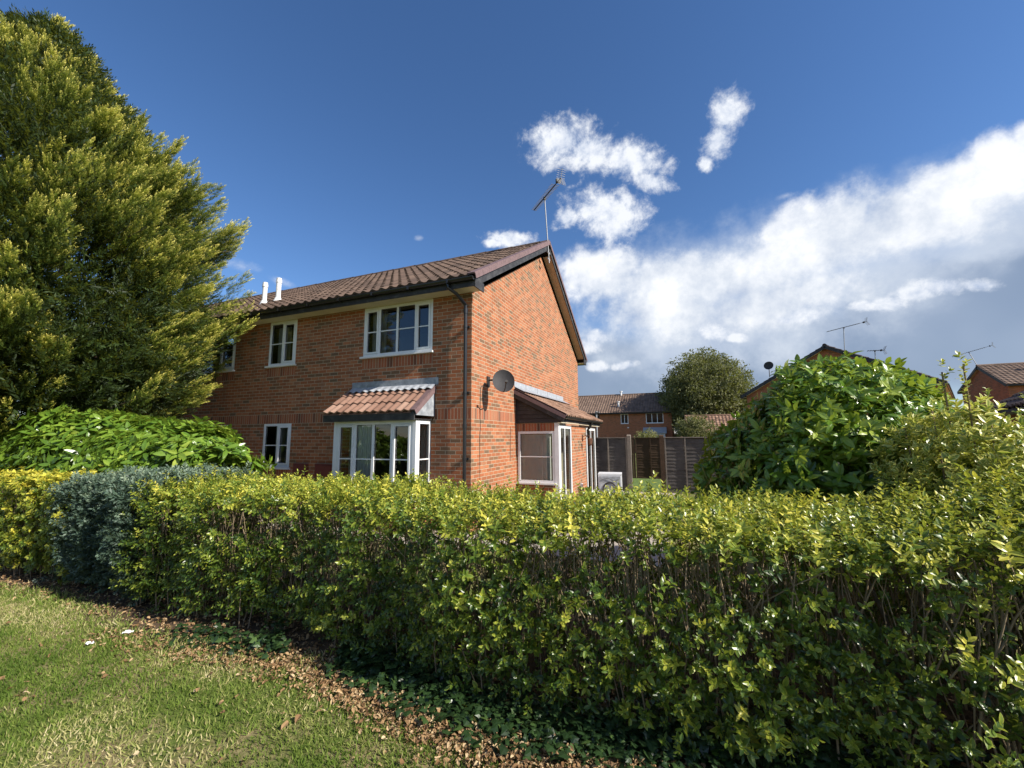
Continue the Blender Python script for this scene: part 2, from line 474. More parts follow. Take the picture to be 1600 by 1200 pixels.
def curtain(parent, u0, u1, z0, z1, c, axis=1, n=10, amp=.03, mat=None, name='curtain'):
    m = MB(); k = n * 6
    for i in range(k):
        a, b = u0 + (u1 - u0) * i / k, u0 + (u1 - u0) * (i + 1) / k
        da, db = amp * math.sin(i / 6 * 2 * math.pi), amp * math.sin((i + 1) / 6 * 2 * math.pi)
        if axis == 1: m.face([(a, c + da, z0), (b, c + db, z0), (b, c + db, z1), (a, c + da, z1)], 0, None, True)
        else: m.face([(c + da, a, z0), (c + db, b, z0), (c + db, b, z1), (c + da, a, z1)], 0, None, True)
    return m.build(name, mat or M['curtain'], parent)

def gutter(m, x0, x1, y, z, r=.06, n=10, mi=0):
    """half-round gutter along X"""
    pts = [(y + r * math.cos(math.pi * (1 + k / n)), z + r * math.sin(math.pi * (1 + k / n))) for k in range(n + 1)]
    inn = [(y + (r - .006) * math.cos(math.pi * (1 + k / n)), z + (r - .006) * math.sin(math.pi * (1 + k / n))) for k in range(n + 1)]
    for k in range(n):
        (a, b), (c, d) = pts[k], pts[k + 1]
        m.face([(x0, a, b), (x1, a, b), (x1, c, d), (x0, c, d)], mi, None, True)
        (a, b), (c, d) = inn[k], inn[k + 1]
        m.face([(x0, c, d), (x1, c, d), (x1, a, b), (x0, a, b)], mi, None, True)
    for x in (x0, x1):
        m.face([(x, p[0], p[1]) for p in pts], mi)

# ------------------------------------------------------------------ the brick house
TP = math.tan(R(30))
XL, YB, ZE = -16.0, 8.84, 4.6
YR = YB / 2
house = tag(empty('brick_house'), 'two-storey red brick terraced house with brown tiled roof, bay window and satellite dish', 'house')
W1 = (-2.67, -.90, 3.50, 4.585); W2 = (-5.60, -4.70, 3.50, 4.585); W3 = (-8.05, -6.83, 3.50, 4.585)
G2 = (-5.60, -4.70, 1.09, 2.10); G3 = (-8.05, -6.85, 1.09, 2.10)
W4 = (-12.4, -11.2, 3.50, 4.585); G4 = (-12.4, -11.2, 1.09, 2.1)
BAY = (-2.90, -.90, .55, 2.08)
holes = [W1, W2, W3, W4, G2, G3, G4, BAY]
sold = [(XL, -3.02, 2.10, 2.325), (-.86, 0, 2.10, 2.325)] + [(w[0] - .02, w[1] + .02, 3.235, 3.46) for w in (W1, W2, W3, W4)] + [(w[0] - .02, w[1] + .02, .825, 1.05) for w in (G2, G3, G4)]
m = MB()
wall_rect(m, 1, 0, XL, 0, -.1, ZE, holes, sold, .07, 1)
EXTD = (2.36, 6.55, .0, 2.5)
wall_rect(m, 0, 0, 0, YB, -.1, ZE, [], [(0, 2.3, 2.10, 2.325)], .07, -1)
m.face([(0, 0, ZE), (0, YB, ZE), (0, YR, ZE + YR * TP)], 0, [(0, ZE), (YB, ZE), (YR, ZE + YR * TP)])
wall_rect(m, 1, YB, XL, 0, -.1, ZE, [], [], .07, -1)
wall_rect(m, 0, XL, 0, YB, -.1, ZE, [], [], .07, 1)
m.face([(XL, 0, ZE), (XL, YB, ZE), (XL, YR, ZE + YR * TP)], 0, [(0, ZE), (YB, ZE), (YR, ZE + YR * TP)])
m.build('brick_wall', [M['brick'], M['soldier']], house)
# inside: back wall, floors
m = MB()
m.box(XL + .1, -.1, 2.3, 2.4, 0, 4.55); m.box(XL + .1, -.1, .02, 2.3, 2.33, 2.43); m.box(XL + .1, -.1, .02, 2.3, 0.0, .08)
for x in (-3.6, -6.2, -9): m.box(x, x + .1, .12, 2.3, .08, 4.5)
m.build('interior_wall', M['interior'], house)

# windows
window(house, *W1, .03, [(.78, 'o'), (1, 'f'), (1, 'f'), (.78, 'o')])
window(house, *W2, .03, [(1, 'f'), (1, 'o')])
window(house, *W3, .03, [(1, 'f'), (.85, 'o')])
window(house, *W4, .03, [(1, 'f'), (.85, 'o')])
window(house, *G2, .03, [(1.1, 'f'), (1, 'o')])
window(house, *G3, .03, [(1, 'f'), (.85, 'o')])
window(house, *G4, .03, [(1, 'f'), (.85, 'o')])
curtain(house, -2.6, -2.22, 3.5, 4.55, .2, n=4)
curtain(house, -1.05, -.95, 3.5, 4.55, .2, n=1)
curtain(house, -5.55, -5.12, 3.5, 4.5, .2, n=5)
curtain(house, -5.5, -5.1, 1.1, 2.1, .25, n=5)
curtain(house, -7.95, -7.5, 3.5, 4.5, .2, n=5)

# bay window
def bay():
    y0 = -.50; x0, x1 = BAY[0], BAY[1]; z0, z1 = .62, 2.06
    fo = window(house, x0 + .075, x1 - .075, z0, z1, y0 + .03, [(.95, 'o'), (1, 'f'), (1, 'f'), (.95, 'o')], name='bay_window', frame=.05, mull=.06)
    s = MB()                                     # corner posts, head and base
    s.box(x0, x0 + .073, y0 - .005, y0 + .075, z0 - .05, z1); s.box(x1 - .073, x1, y0 - .005, y0 + .075, z0 - .05, z1)
    s.box(x0, x1, y0 - .008, -.002, z1 + .001, z1 + .03)
    s.build('corner_post', M['white'], fo)
    b = MB(); b.box(x0 + .01, x1 - .01, y0 + .01, -.002, -.1, z0 - .06); b.build('bay_base', M['brick'], fo)
    b = MB(); b.box(x0 - .04, x1 + .04, y0 - .05, .02, z0 - .057, z0 - .012); b.build('bay_ledge', M['white'], fo)
    window(house, y0 + .078, -.004, z0, z1, x1 - .03, [(1, 'f')], axis=0, out=1, frame=.045, name='bay_side_window', sill=False)
    window(house, y0 + .078, -.004, z0, z1, x0 + .03, [(1, 'f')], axis=0, out=-1, frame=.045, name='bay_side_window', sill=False)
    curtain(house, -2.38, -1.98, .6, 2.05, -.43, n=4, mat=M['curtain_light'], amp=.02)
    curtain(house, -1.20, -1.02, .6, 2.05, .1, n=3, mat=M['curtain'], amp=.02)
    # small pantile roof
    xe0, xe1 = x0 - .16, x1 + .02
    ye, ze = -.70, 2.23; yt, zt = .0, 2.76
    S = Vector((0, yt - ye, zt - ze)); L = S.length
    tile_roof('bay_roof', M['tile_red'], house, (xe0, ye, ze), (1, 0, 0), S, xe1 - xe0 - .02, L, w=.182, course=.31, amp=.034, ns=10, jitter=.006, thick=.025, shape=1.1, end_drop=.03)
    v = MB(); n = S.normalized(); N = Vector((0, -n.z, n.y))
    v.obox(Vector((xe1 + .03, (ye + yt) / 2 + .02, (ze + zt) / 2)) + N * .035, (.055, 0, 0), n * (L / 2), N * .012)
    v.obox(Vector((xe1 + .078, (ye + yt) / 2 + .02, (ze + zt) / 2)) - N * .01, (.007, 0, 0), n * (L / 2), N * .055)
    v.build('verge', M['verge'], house)
    c = MB(); c.prism([(ye + .06, ze - .06), (0 - .002, ze - .06), (-.002, zt - .03), (ye + .06, ze - .01)], xe1 - .05, xe1 + .06, 0)
    c.build('bay_cheek', M['lead'], house); c = MB()
    c.prism([(ye + .06, ze - .06), (0 - .002, ze - .06), (-.002, zt - .03), (ye + .06, ze - .01)], xe0 + .08, xe0 + .13, 0)
    c.build('bay_cheek', M['lead'], house)
    f = MB(); f.box(xe0 + .02, xe1 + .045, ye + .035, ye + .06, ze - .155, ze - .012)
    f.box(xe0 + .06, xe1 + .02, ye + .06, -.004, ze - .135, ze - .12)
    f.build('fascia', M['blackwood'], house)
    l = MB(); l.box(x0 - .03, x1 + .16, -.012, -.001, 2.80, 2.95)
    l.build('flashing', M['lead'], house)
    l = MB()
    for i in range(12):
        xa = x0 - .03 + i * .178
        nn = 6
        for k in range(nn):
            a, b = xa + .178 * k / nn, xa + .178 * (k + 1) / nn
            ha, hb = [.045 * (.5 - .5 * math.cos(2 * math.pi * (q / nn))) + .03 for q in (k, k + 1)]
            l.face([Vector((a, -.14, 2.685)) + N * ha * .8, Vector((b, -.14, 2.685)) + N * hb * .8, (b, -.006, 2.83), (a, -.006, 2.83)], 0, None, False)
    l.build('flashing', M['leadwhite'], house)
bay()

# main roof
xr = .26
tile_roof('tiled_roof', M['tile'], house, (XL - .2, -.44, 4.755), (1, 0, 0), (0, 1, TP), xr - .12 - XL + .2, (YR + .44) / math.cos(R(30)), w=.235, course=.345, amp=.045, ns=8)
zr = 4.755 + (YR + .44) * TP
m = MB()
m.face([(XL - .2, YR, zr + .02), (xr - .03, YR, zr + .02), (xr - .03, YB + .44, 4.775), (XL - .2, YB + .44, 4.775)], 0, [(0, 0), (70, 0), (70, 16), (0, 16)])
m.face([(XL - .2, YR, zr - .03), (XL - .2, YB + .44, 4.72), (xr - .03, YB + .44, 4.72), (xr - .03, YR, zr - .03)], 0)
m.build('tiled_roof', M['tile'], house)
m = MB()                                          # ridge tiles
k = 0; x = XL - .2
while x < xr - .02:
    x2 = min(x + .45, xr + .02)
    for i in range(8):
        a0, a1 = math.pi * i / 8, math.pi * (i + 1) / 8
        rr_ = .115 + .004 * (k % 2)
        p = lambda a, xx, q=0: (xx, YR - (rr_ + q) * math.cos(a), zr - .04 + (rr_ + q) * math.sin(a))
        m.face([p(a0, x), p(a0, x2 - .008, .006), p(a1, x2 - .008, .006), p(a1, x)], 0, [(k, 0), (k + .9, 0), (k + .9, .9), (k, .9)])
    x = x2; k += 1
m.face([(xr + .02, YR - .12 * math.cos(math.pi * i / 8), zr - .04 + .12 * math.sin(math.pi * i / 8)) for i in range(9)], 0)
m.build('ridge', M['tile'], house)
# verges: interlocking cloaked verge units down the gable
for sgn in (-1, 1):
    v = MB()
    S = Vector((0, -sgn * (YR + .44), (YR + .44) * TP)); L = S.length; S.normalize(); N = Vector((0, S.z * sgn, abs(S.y)))
    O = Vector((0, YR + sgn * (YR + .44), 4.755))
    n = 17; c = L / n
    for i in range(n):
        a = O + S * (c * (i + .5))
        v.obox(a + Vector((xr - .045, 0, 0)) + N * .045, (.085, 0, 0), S * c * .5, N * .014)
        v.obox(a + Vector((xr + .038, 0, 0)) + N * (-.012 + .002), (.008, 0, 0), S * c * .496, N * .052)
    v.build('verge', M['verge'], house)
    b = MB()                                      # bargeboard and its soffit
    b.obox(O + S * (L / 2) + Vector((xr - .005, 0, 0)) - N * .115, (.012, 0, 0), S * (L / 2 - .02), N * .085)
    b.build('bargeboard', M['blackwood'], house)
    b = MB()
    b.obox(O + S * (L / 2) + Vector(((xr) / 2 - .005, 0, 0)) - N * .188, (xr / 2 - .012, 0, 0), S * (L / 2 - .35), N * .006)
    b.build('verge_soffit', M['soffit_brown'] if sgn > 0 else M['blackwood'], house)
# eaves: fascia, soffit, gutter
for y, s in ((-.36, 1), (YB + .36, -1)):
    m = MB(); m.box(XL - .15, xr - .02, y, y - .018 * s, 4.575, 4.745); m.build('fascia', M['blackwood'], house)
    m = MB(); m.box(XL - .15, xr - .02, y + .002 * s, (0 if s > 0 else YB) - .001 * s, 4.602, 4.612); m.build('soffit', M['soffit'], house)
    m = MB(); gutter(m, XL - .1, xr, y - .018 * s - .062 * s, 4.735, .058)
    for i in range(18): m.box(XL + .4 + i * .9, XL + .44 + i * .9, y - .018 * s, y - .142 * s, 4.668, 4.74)
    m.build('gutter', M['black'], house)
m = MB()                                          # boxed eave ends at the gable
m.prism([(-.378, 4.56), (-.002, 4.56), (-.002, 4.73), (-.378, 4.73)], xr - .018, xr + .006, 0)
m.build('eave_box', M['blackwood'], house); m = MB()
m.prism([(YB + .378, 4.56), (YB + .002, 4.56), (YB + .002, 4.73), (YB + .378, 4.73)], xr - .018, xr + .006, 0)
m.build('eave_box', M['blackwood'], house)
# soffit mouldings above windows (light cream head trims)
for w in (W1, W2, W3):
    m = MB(); m.box(w[0] + .01, w[1] - .01, -.012, .0, 4.588, 4.600); m.build('window_head', M['soffit'], house)

# downpipe front
m = MB()
m.tube([(-.30, -.44, 4.69), (-.30, -.44, 4.60), (-.18, -.30, 4.50), (-.10, -.085, 4.33), (-.10, -.075, 4.2)], .034, 12)
m.tube([(-.10, -.075, 4.24), (-.10, -.075, .05)], .034, 12)
m.tube([(-.10, -.075, 4.26), (-.10, -.075, 4.16)], .042, 12)
m.tube([(-.10, -.075, 2.0), (-.10, -.075, 1.92)], .042, 12)
for z in (3.9, 2.6, 1.35):
    m.box(-.16, -.04, -.04, -.001, z - .02, z + .02); m.tube([(-.10, -.075, z - .02), (-.10, -.075, z + .02)], .041, 12)
m.build('downpipe', M['black'], house)

# two white flues on the roof
def roofz(y): return 4.755 + (y + .44) * TP
for (x, y, h, r) in ((-7.04, .84, .62, .062), (-6.73, 1.02, .66, .066)):
    m = MB(); z = roofz(y)
    m.tube([(x, y, z - .05), (x, y, z + h)], r, 14)
    m.tube([(x, y, z + h - .10), (x, y, z + h - .02)], r + .012, 14)
    m.tube([(x, y, z + h + .0), (x, y, z + h + .03)], r + .004, 14)
    m.tube([(x, y, z - .02), (x, y, z + .12)], [r + .06, r + .01], 14)
    m.build('flue_pipe', M['flue'], house)

# meter boxes
for (a, b) in ((-4.53, -4.10), (-3.87, -3.37)):
    m = MB(); m.box(a, b, -.035, -.001, .62, 1.19); o = m.build('meter_box', M['red_box'], house)
    d = MB(); d.box(a + .03, b - .03, -.045, -.036, .65, 1.155); o2 = d.build('door', M['red_box'], o)
    h = MB(); h.box(b - .07, b - .055, -.05, -.0455, .98, 1.02); h.build('latch', M['alu'], o)

# TV aerial on the gable apex
def aerial(parent, base, mast_top, boomdir, L=1.15, up=None, n=16, r=.016, es=.14, name='tv_aerial', mast=True, ell=.006):
    base = Vector(base); top = Vector(mast_top); d = Vector(boomdir).normalized()
    side = d.cross(Vector((0, 0, 1))).normalized(); upv = side.cross(d).normalized()
    m = MB()
    if mast: m.tube([base, top], r, 8)
    o = m.build(name, M['galv'], parent) if mast else None
    b = MB()
    a0 = top - d * (L * .42); a1 = top + d * (L * .58)
    b.obox((a0 + a1) / 2, d * (L / 2), side * .010, upv * .010)
    for i in range(n):
        p = a0 + d * (L * .80 * i / (n - 1)); w = es * (.8 + .35 * i / n)
        b.tube([p - side * w, p + side * w], ell, 5)
        b.tube([p - upv * .03, p + upv * .03], ell, 5)
    b.obox(top - upv * .03, d * .03, side * .03, upv * .045)
    b.build('boom', M['cable'], o)
    g = MB()
    for s in (-1, 1):                           # corner reflector grid
        for k in range(5):
            q = a1 - d * .03 + d * (-.02 - .028 * k) * -1 * .0 + upv * s * (.02 + .05 * k) + d * (.02 * k)
            g.tube([q - side * (es * 1.15), q + side * (es * 1.15)], ell * .7, 5)
        g.tube([a1, a1 + upv * s * .24 + d * .09], .008, 5)
    g.build('reflector', M['alu'], o)
    dd = MB(); q = a1 - d * .16
    dd.obox(q, d * .03, side * .07, upv * .05); dd.build('dipole', M['cable'], o)
    return o
aer = aerial(house, (.30, 4.30, 6.86), (.24, 4.14, 8.86), (1.24, -1.29, .0), L=1.78, n=22, es=.11, ell=.008)
for z in (6.98, 7.18):
    m = MB(); m.obox((.285, 4.30, z), (.02, 0, 0), (0, .09, 0), (0, 0, .02)); m.build('bracket', M['galv'], aer)

# satellite dish on the gable wall
def dish():
    c = Vector((.42, .58, 2.87)); n = Vector((.50, -.86, .32)).normalized()
    a = n.cross(Vector((0, 0, 1))).normalized(); b = a.cross(n).normalized()
    m = MB(); rings = 7; seg = 32; Rr = .235
    P = lambda i, k, off=0: c + (a * math.cos(2 * math.pi * k / seg) * .95 + b * math.sin(2 * math.pi * k / seg) * 1.06) * (Rr * i / rings) + n * (.07 * (i / rings) ** 2 - .04 + off)
    for i in range(rings):
        for k in range(seg):
            for off, rev in ((0, False), (-.006, True)):
                q = [P(i, k, off), P(i + 1, k, off), P(i + 1, k + 1, off), P(i, k + 1, off)]
                if i == 0: q = [q[0], q[1], q[2]]
                if rev: q.reverse()
                m.face(q, 0, None, True)
    for k in range(seg):
        m.face([P(rings, k), P(rings, k, -.006), P(rings, k + 1, -.006), P(rings, k + 1)], 0)
    o = m.build('satellite_dish', M['dish'], house)
    t = MB(); wm = Vector((0, .72, 2.90))
    t.obox(wm + Vector((.015, 0, 0)), (.012, 0, 0), (0, .06, 0), (0, 0, .11))
    t.tube([wm + Vector((.02, 0, .03)), wm + Vector((.22, -.02, .03)), c - n * .10 + Vector((0, 0, 0)), c - n * .05], .019, 8)
    t.obox(c - n * .06, a * .05, b * .07, n * .02)
    t.build('wall_bracket', M['cable'], o)
    t = MB(); f = c - b * .20 + n * .42
    t.tube([c - b * .23 + n * .02, c - b * .25 + n * .20, f], .010, 8)
    t.tube([f - n * .06, f + n * .02], [.022, .028], 10)
    t.build('feed_arm', M['cable'], o)
dish()
# cables
m = MB()
m.tube([(.012, .72, 2.86), (.012, .52, 2.80), (.012, .42, 2.78), (.012, .37, 2.72), (.012, .35, 2.3), (.012, .37, 1.95), (.012, .34, 1.75), (.012, .35, .1)], .0055, 6)
m.build('cable', M['cable'], house); m = MB()
m.tube([(.012, 1.93, 2.0), (.012, 1.90, 1.2)], .004, 5)
m.build('cable', M['cable'], house)

# ------------------------------------------------------------------ lean-to extension on the gable
XE, Y0, Y1 = 1.05, 2.32, 6.62
m = MB()
wall_rect(m, 1, Y0, .0, XE - .10, -.1, 2.08, [(.04, .955, .70, 1.885)], [(0, XE - .1, 1.885, 2.08)], .07, 1)
m.build('extension_wall', [M['brick'], M['soldier']], house); m = MB()
wall_rect(m, 0, XE, 3.52, 5.18, -.1, 2.05, [], [], .07, -1)
m.build('extension_wall', [M['brick'], M['soldier']], house); m = MB()
wall_rect(m, 1, Y1, .0, XE, -.1, 2.05, [], [], .07, -1)
m.build('extension_wall', [M['brick'], M['soldier']], house)
m = MB(); m.box(.0, XE - .03, Y0 + .2, Y1, .02, .06); m.box(.02, .05, Y0 + .2, Y1 - .1, .06, 2.4); m.build('interior_wall', M['soffit'], house)
window(house, .045, .95, .70, 1.885, Y0 + .03, [(1, 'f')], frame=.055, silld=.06)
# venetian blind with curtains behind the front pane
m = MB()
for i in range(40):
    z = .78 + i * .027
    m.obox((.43, Y0 + .085, z), (.37, 0, 0), (0, .005, .0118), (0, .0006, 0))
m.build('blind', M['white'], house)
curtain(house, .10, .78, .7, 1.88, Y0 + .26, n=7, mat=M['curtain_light'], amp=.03)
m = MB(); m.box(XE - .098, XE + .004, Y0 - .004, Y0 + .098, -.1, 2.08); m.build('corner_post', M['white'], house)
window(house, Y0 + .102, 3.50, .02, 2.03, XE - .03, [(.42, 'f'), (.58, 'f')], axis=0, out=1, frame=.075, bar=False, sill=False, name='glazed_door')
window(house, 5.30, Y1 - .02, .02, 2.03, XE - .03, [(.5, 'f'), (.5, 'f')], axis=0, out=1, frame=.085, bar=False, sill=False, name='glazed_door')
# roof of the extension: slopes down to +X
xe, ze, zt_ = 1.27, 2.22, 2.86
S = Vector((-xe, 0, zt_ - ze)); L = S.length
ya, yb = Y0 - .14, Y1 + .22
tile_roof('extension_roof', M['tile_old'], house, (xe, ya + .04, ze), (0, 1, 0), S, yb - ya - .04, L, w=.182, course=.31, amp=.045, ns=10, jitter=.008, thick=.025, shape=1.1, end_drop=.03)
Sn = S.normalized(); N = Vector((-Sn.z * -1, 0, abs(Sn.x)))
v = MB()
mid = Vector((xe / 2, ya, (ze + zt_) / 2))
v.obox(mid + Vector((0, -.012, 0)) - N * .0, Sn * (L / 2), (0, .008, 0), N * .06)
v.obox(mid + Vector((0, .03, 0)) + N * .04, Sn * (L / 2), (0, .05, 0), N * .012)
v.build('verge', M['verge'], house)
b = MB(); b.obox(mid + Vector((0, .012, 0)) - N * .10, Sn * (L / 2 - .01), (0, .011, 0), N * .05); b.build('bargeboard', M['blackwood'], house)
# dark weatherboarding under the verge
w = MB(); n = 7
z = 2.09
k = 0
while z < 2.75:
    xm = min(XE + .10, (zt_ - .10 - (z)) / ((zt_ - ze) / xe))
    if xm > .05: w.prism([(Y0 - .005, z), (Y0 - .030, z), (Y0 - .012, z + .105), (Y0 - .005, z + .105)], .002, xm, 0)
    z += .10; k += 1
w.build('weatherboard', M['blackwood'], house)
m = MB(); m.prism([(.0, 2.085), (XE + .1, 2.085), (XE + .1, 2.22), (.0, 2.80)], Y0 - .002, Y0 + .03, 1); m.build('gable_infill', M['blackwood'], house)
f = MB(); f.box(XE + .10, XE + .118, ya + .05, yb, ze - .12, ze + .01); f.build('fascia', M['blackwood'], house)
f = MB(); f.box(XE + .002, XE + .098, ya + .06, yb, 2.075, 2.088); f.build('soffit', M['soffit'], house)
g = MB()
n = 8; gr = .055; gx, gz = XE + .18, ze + .0
for k in range(n):
    a0, a1 = math.pi * (1 + k / n), math.pi * (1 + (k + 1) / n)
    P = lambda a, y, r=gr: (gx + r * math.cos(a), y, gz + r * math.sin(a))
    g.face([P(a0, ya + .05), P(a1, ya + .05), P(a1, yb), P(a0, yb)], 0, None, True)
    g.face([P(a1, ya + .05, gr - .006), P(a0, ya + .05, gr - .006), P(a0, yb, gr - .006), P(a1, yb, gr - .006)], 0, None, True)
g.face([(gx + gr * math.cos(math.pi * (1 + k / n)), ya + .05, gz + gr * math.sin(math.pi * (1 + k / n))) for k in range(n + 1)], 0)
g.build('gutter', M['black'], house)
m = MB(); m.tube([(gx, 5.23, gz - .05), (XE + .13, 5.23, 2.05), (XE + .06, 5.23, 1.95), (XE + .06, 5.23, .05)], .036, 10); m.build('downpipe', M['black'], house)
# stepped lead flashing above the extension roof
l = MB()
for (a, b) in ((2.20, 2.98), (3.0, 3.9), (3.92, 4.85), (4.87, 5.75), (5.77, 6.6)):
    l.box(.001, .010, a, b, zt_ + .10, zt_ + .235)
l.build('flashing', M['leadwhite'], house)
l = MB(); l.obox((.11, (ya + yb) / 2, zt_ + .045), (.11, 0, -.055), (0, (yb - ya) / 2 - .05, 0), (0.002, 0, .003)); l.build('flashing', M['lead'], house)
# old iron lantern bracket on the extension wall
m = MB()
m.obox((XE + .012, 4.72, 1.72), (.01, 0, 0), (0, .04, 0), (0, 0, .09))
m.tube([(XE + .02, 4.72, 1.76), (XE + .12, 4.70, 1.80), (XE + .22, 4.66, 1.77), (XE + .24, 4.65, 1.70)], .010, 6)
m.tube([(XE + .02, 4.72, 1.68), (XE + .10, 4.70, 1.70), (XE + .16, 4.68, 1.79)], .008, 6)
lam = m.build('wall_lantern', M['rust'], house)
m = MB(); m.tube([(XE + .24, 4.65, 1.72), (XE + .24, 4.65, 1.69), (XE + .24, 4.65, 1.55), (XE + .24, 4.65, 1.50)], [.02, .075, .05, .02], 6); m.build('lamp_shade', M['rust'], lam)
m = MB(); m.box(XE + .001, XE + .05, 4.35, 4.43, .38, .50); m.tube([(XE + .03, 4.39, .38), (XE + .03, 4.39, .30), (XE + .09, 4.39, .27)], .016, 8); m.build('outlet', M['white'], house)
# ------------------------------------------------------------------ ground
def mat_ground():
    m, nt, b = new_mat('ground')
    tc = nt.new('ShaderNodeTexCoord').outputs['Object']
    n1 = nt.noise(tc, 1.3, 5, .6); n2 = nt.noise(tc, 45, 5, .75); n3 = nt.noise(tc, 9, 4, .7)
    g = nt.ramp(n2, [(.3, (.05, .075, .014)), (.6, (.12, .16, .035)), (.8, (.22, .20, .09))])
    straw = nt.ramp(n2, [(.3, (.13, .10, .045)), (.7, (.34, .27, .15))])
    f = nt.maprange(nt.math('ADD', nt.math('MULTIPLY', n1, .7), nt.math('MULTIPLY', n3, .3)), .45, .6, smooth=True)
    nt.lk(nt.mix(f, g, straw), b.inputs['Base Color']); b.inputs['Roughness'].default_value = 1
    b.inputs['Specular IOR Level'].default_value = .1
    nt.lk(nt.bump(n2, .6, .02), b.inputs['Normal'])
    return m
M['ground'] = mat_ground()
M['soil'] = mat_basic('soil', (.085, .06, .04), 1, .4, 20, bump=.7, dirt=(.16, .11, .07), dirtscale=5, dirtamt=.7, spec=.1)
m = MB()
m.face([(-900, -900, 0), (900, -900, 0), (900, 900, 0), (-900, 900, 0)])
tag(m.build('ground', M['ground']), kind='structure')
m = MB()
xs = [XX * .5 for XX in range(-26, 20)]
for a in xs:
    y0 = lambda x: -4.70 + .12 * math.sin(x * 1.7) + .05 * math.sin(x * 4.1)
    m.face([(a, y0(a), .004), (a + .5, y0(a + .5), .004), (a + .5, -2.85, .004), (a, -2.85, .004)])
tag(m.build('soil_bed', M['soil']), kind='structure')
M['paving'] = mat_basic('paving', (.34, .30, .25), .9, .2, 3, bump=.2, dirt=(.2, .18, .14))
m = MB(); m.face([(.9, -.9, .006), (3.4, -.9, .006), (3.4, 7.1, .006), (.9, 7.1, .006)]); m.face([(-16, -1.1, .006), (.9, -1.1, .006), (.9, -.02, .006), (-16, -.02, .006)])
tag(m.build('path', M['paving']), kind='structure')
# ------------------------------------------------------------------ foliage generators (numpy)
def leaf(L, W, fold=.25, curl=.15, simple=False, wide=.45):
    """leaf along +Y, face +Z. returns V, T, rim"""
    if simple:
        V = np.array([[0, 0, 0], [W / 2, L * wide, fold * W], [0, L, -curl * L], [-W / 2, L * wide, fold * W], [0, L * wide, 0]])
        T = np.array([[0, 1, 4], [4, 1, 2], [0, 4, 3], [4, 2, 3]])
        rim = np.array([.3, 1, 1, 1, 0.])
        return V, T, rim
    z = lambda t: -curl * L * t * t
    V = np.array([[0, 0, 0], [0, L * .35, z(.35)], [0, L * .72, z(.72)], [0, L, z(1)],
                  [W * .42, L * .22, z(.22) + fold * W * .4], [W * .5, L * .55, z(.55) + fold * W * .5], [W * .26, L * .85, z(.85) + fold * W * .25],
                  [-W * .42, L * .22, z(.22) + fold * W * .4], [-W * .5, L * .55, z(.55) + fold * W * .5], [-W * .26, L * .85, z(.85) + fold * W * .25]])
    T = np.array([[0, 4, 1], [1, 4, 5], [1, 5, 2], [2, 5, 6], [2, 6, 3],
                  [0, 1, 7], [1, 8, 7], [1, 2, 8], [2, 9, 8], [2, 3, 9]])
    rim = np.array([.2, 0, 0, .7, 1, 1, 1, 1, 1, 1.])
    return V, T, rim

def rot_to(dirs, roll=None, nrm=None):
    """(N,3,3) matrices with columns x, y=dir, z; z kept close to nrm when given"""
    d = dirs / np.maximum(np.linalg.norm(dirs, axis=1, keepdims=True), 1e-9)
    ref = np.tile([0., 0, 1.], (len(d), 1)) if nrm is None else nrm
    x = np.cross(d, ref); l = np.linalg.norm(x, axis=1, keepdims=True)
    bad = l[:, 0] < 1e-3; x[bad] = np.cross(d[bad], np.array([1., 0, 0])); l = np.linalg.norm(x, axis=1, keepdims=True)
    x = x / l; z = np.cross(x, d)
    if roll is not None:
        c, s = np.cos(roll)[:, None], np.sin(roll)[:, None]
        x, z = x * c + z * s, z * c - x * s
    return np.stack([x, d, z], axis=2)

def scatter(templates, which, P, Rm, S, tint, tint_leaf=.0):
    """templates: list of (V,T,rim,leaftint). which: index per instance"""
    Vs, Ts, rims, tints = [], [], [], []; off = 0
    for k, (V, T, rim, lt) in enumerate(templates):
        idx = np.nonzero(which == k)[0]
        if not len(idx): continue
        v = np.einsum('nij,kj->nki', Rm[idx], V) * S[idx][:, None, None] + P[idx][:, None, :]
        n = len(V)
        t = T[None] + (np.arange(len(idx)) * n)[:, None, None] + off
        Vs.append(v.reshape(-1, 3)); Ts.append(t.reshape(-1, 3)); rims.append(np.tile(rim, len(idx)))
        tints.append((tint[idx][:, None] + lt[None]).ravel()); off += len(idx) * n
    return np.concatenate(Vs), np.concatenate(Ts), np.concatenate(rims), np.clip(np.concatenate(tints), 0, 1)

def sprig(nleaf, L, W, length, up=.7, simple=False, spread=1.0, seed=0, tintvar=.2, pairs=True, tipdense=.5, fold=.25, curl=.2):
    r = np.random.default_rng(seed)
    Vs, Ts, rims, tt = [], [], [], []; off = 0
    for i in range(nleaf):
        t = ((i // 2 if pairs else i) + 1) / ((nleaf // 2 if pairs else nleaf))
        ang = (i % 2) * math.pi + (i // 2) * 1.57 if pairs else i * 2.4
        ang += r.uniform(-.4, .4)
        el = up * (.35 + .75 * t) + r.uniform(-.25, .25)
        d = np.array([[math.cos(ang) * math.cos(el) * spread, math.sin(el), math.sin(ang) * math.cos(el) * spread]])
        l = r.uniform(.7, 1.15) * (1 - .25 * (t > .8))
        V, T, rim = leaf(L * l, W * l, fold * r.uniform(.4, 1.6), curl * r.uniform(0, 2), simple)
        m = rot_to(d, r.uniform(-.5, .5, 1), np.array([[0, 1., 0]]))[0]
        V = V @ m.T + np.array([0, length * t ** tipdense, 0])
        Vs.append(V); Ts.append(T + off); rims.append(rim); tt.append(np.full(len(V), r.uniform(-tintvar, tintvar))); off += len(V)
    return np.concatenate(Vs), np.concatenate(Ts), np.concatenate(rims), np.concatenate(tt)

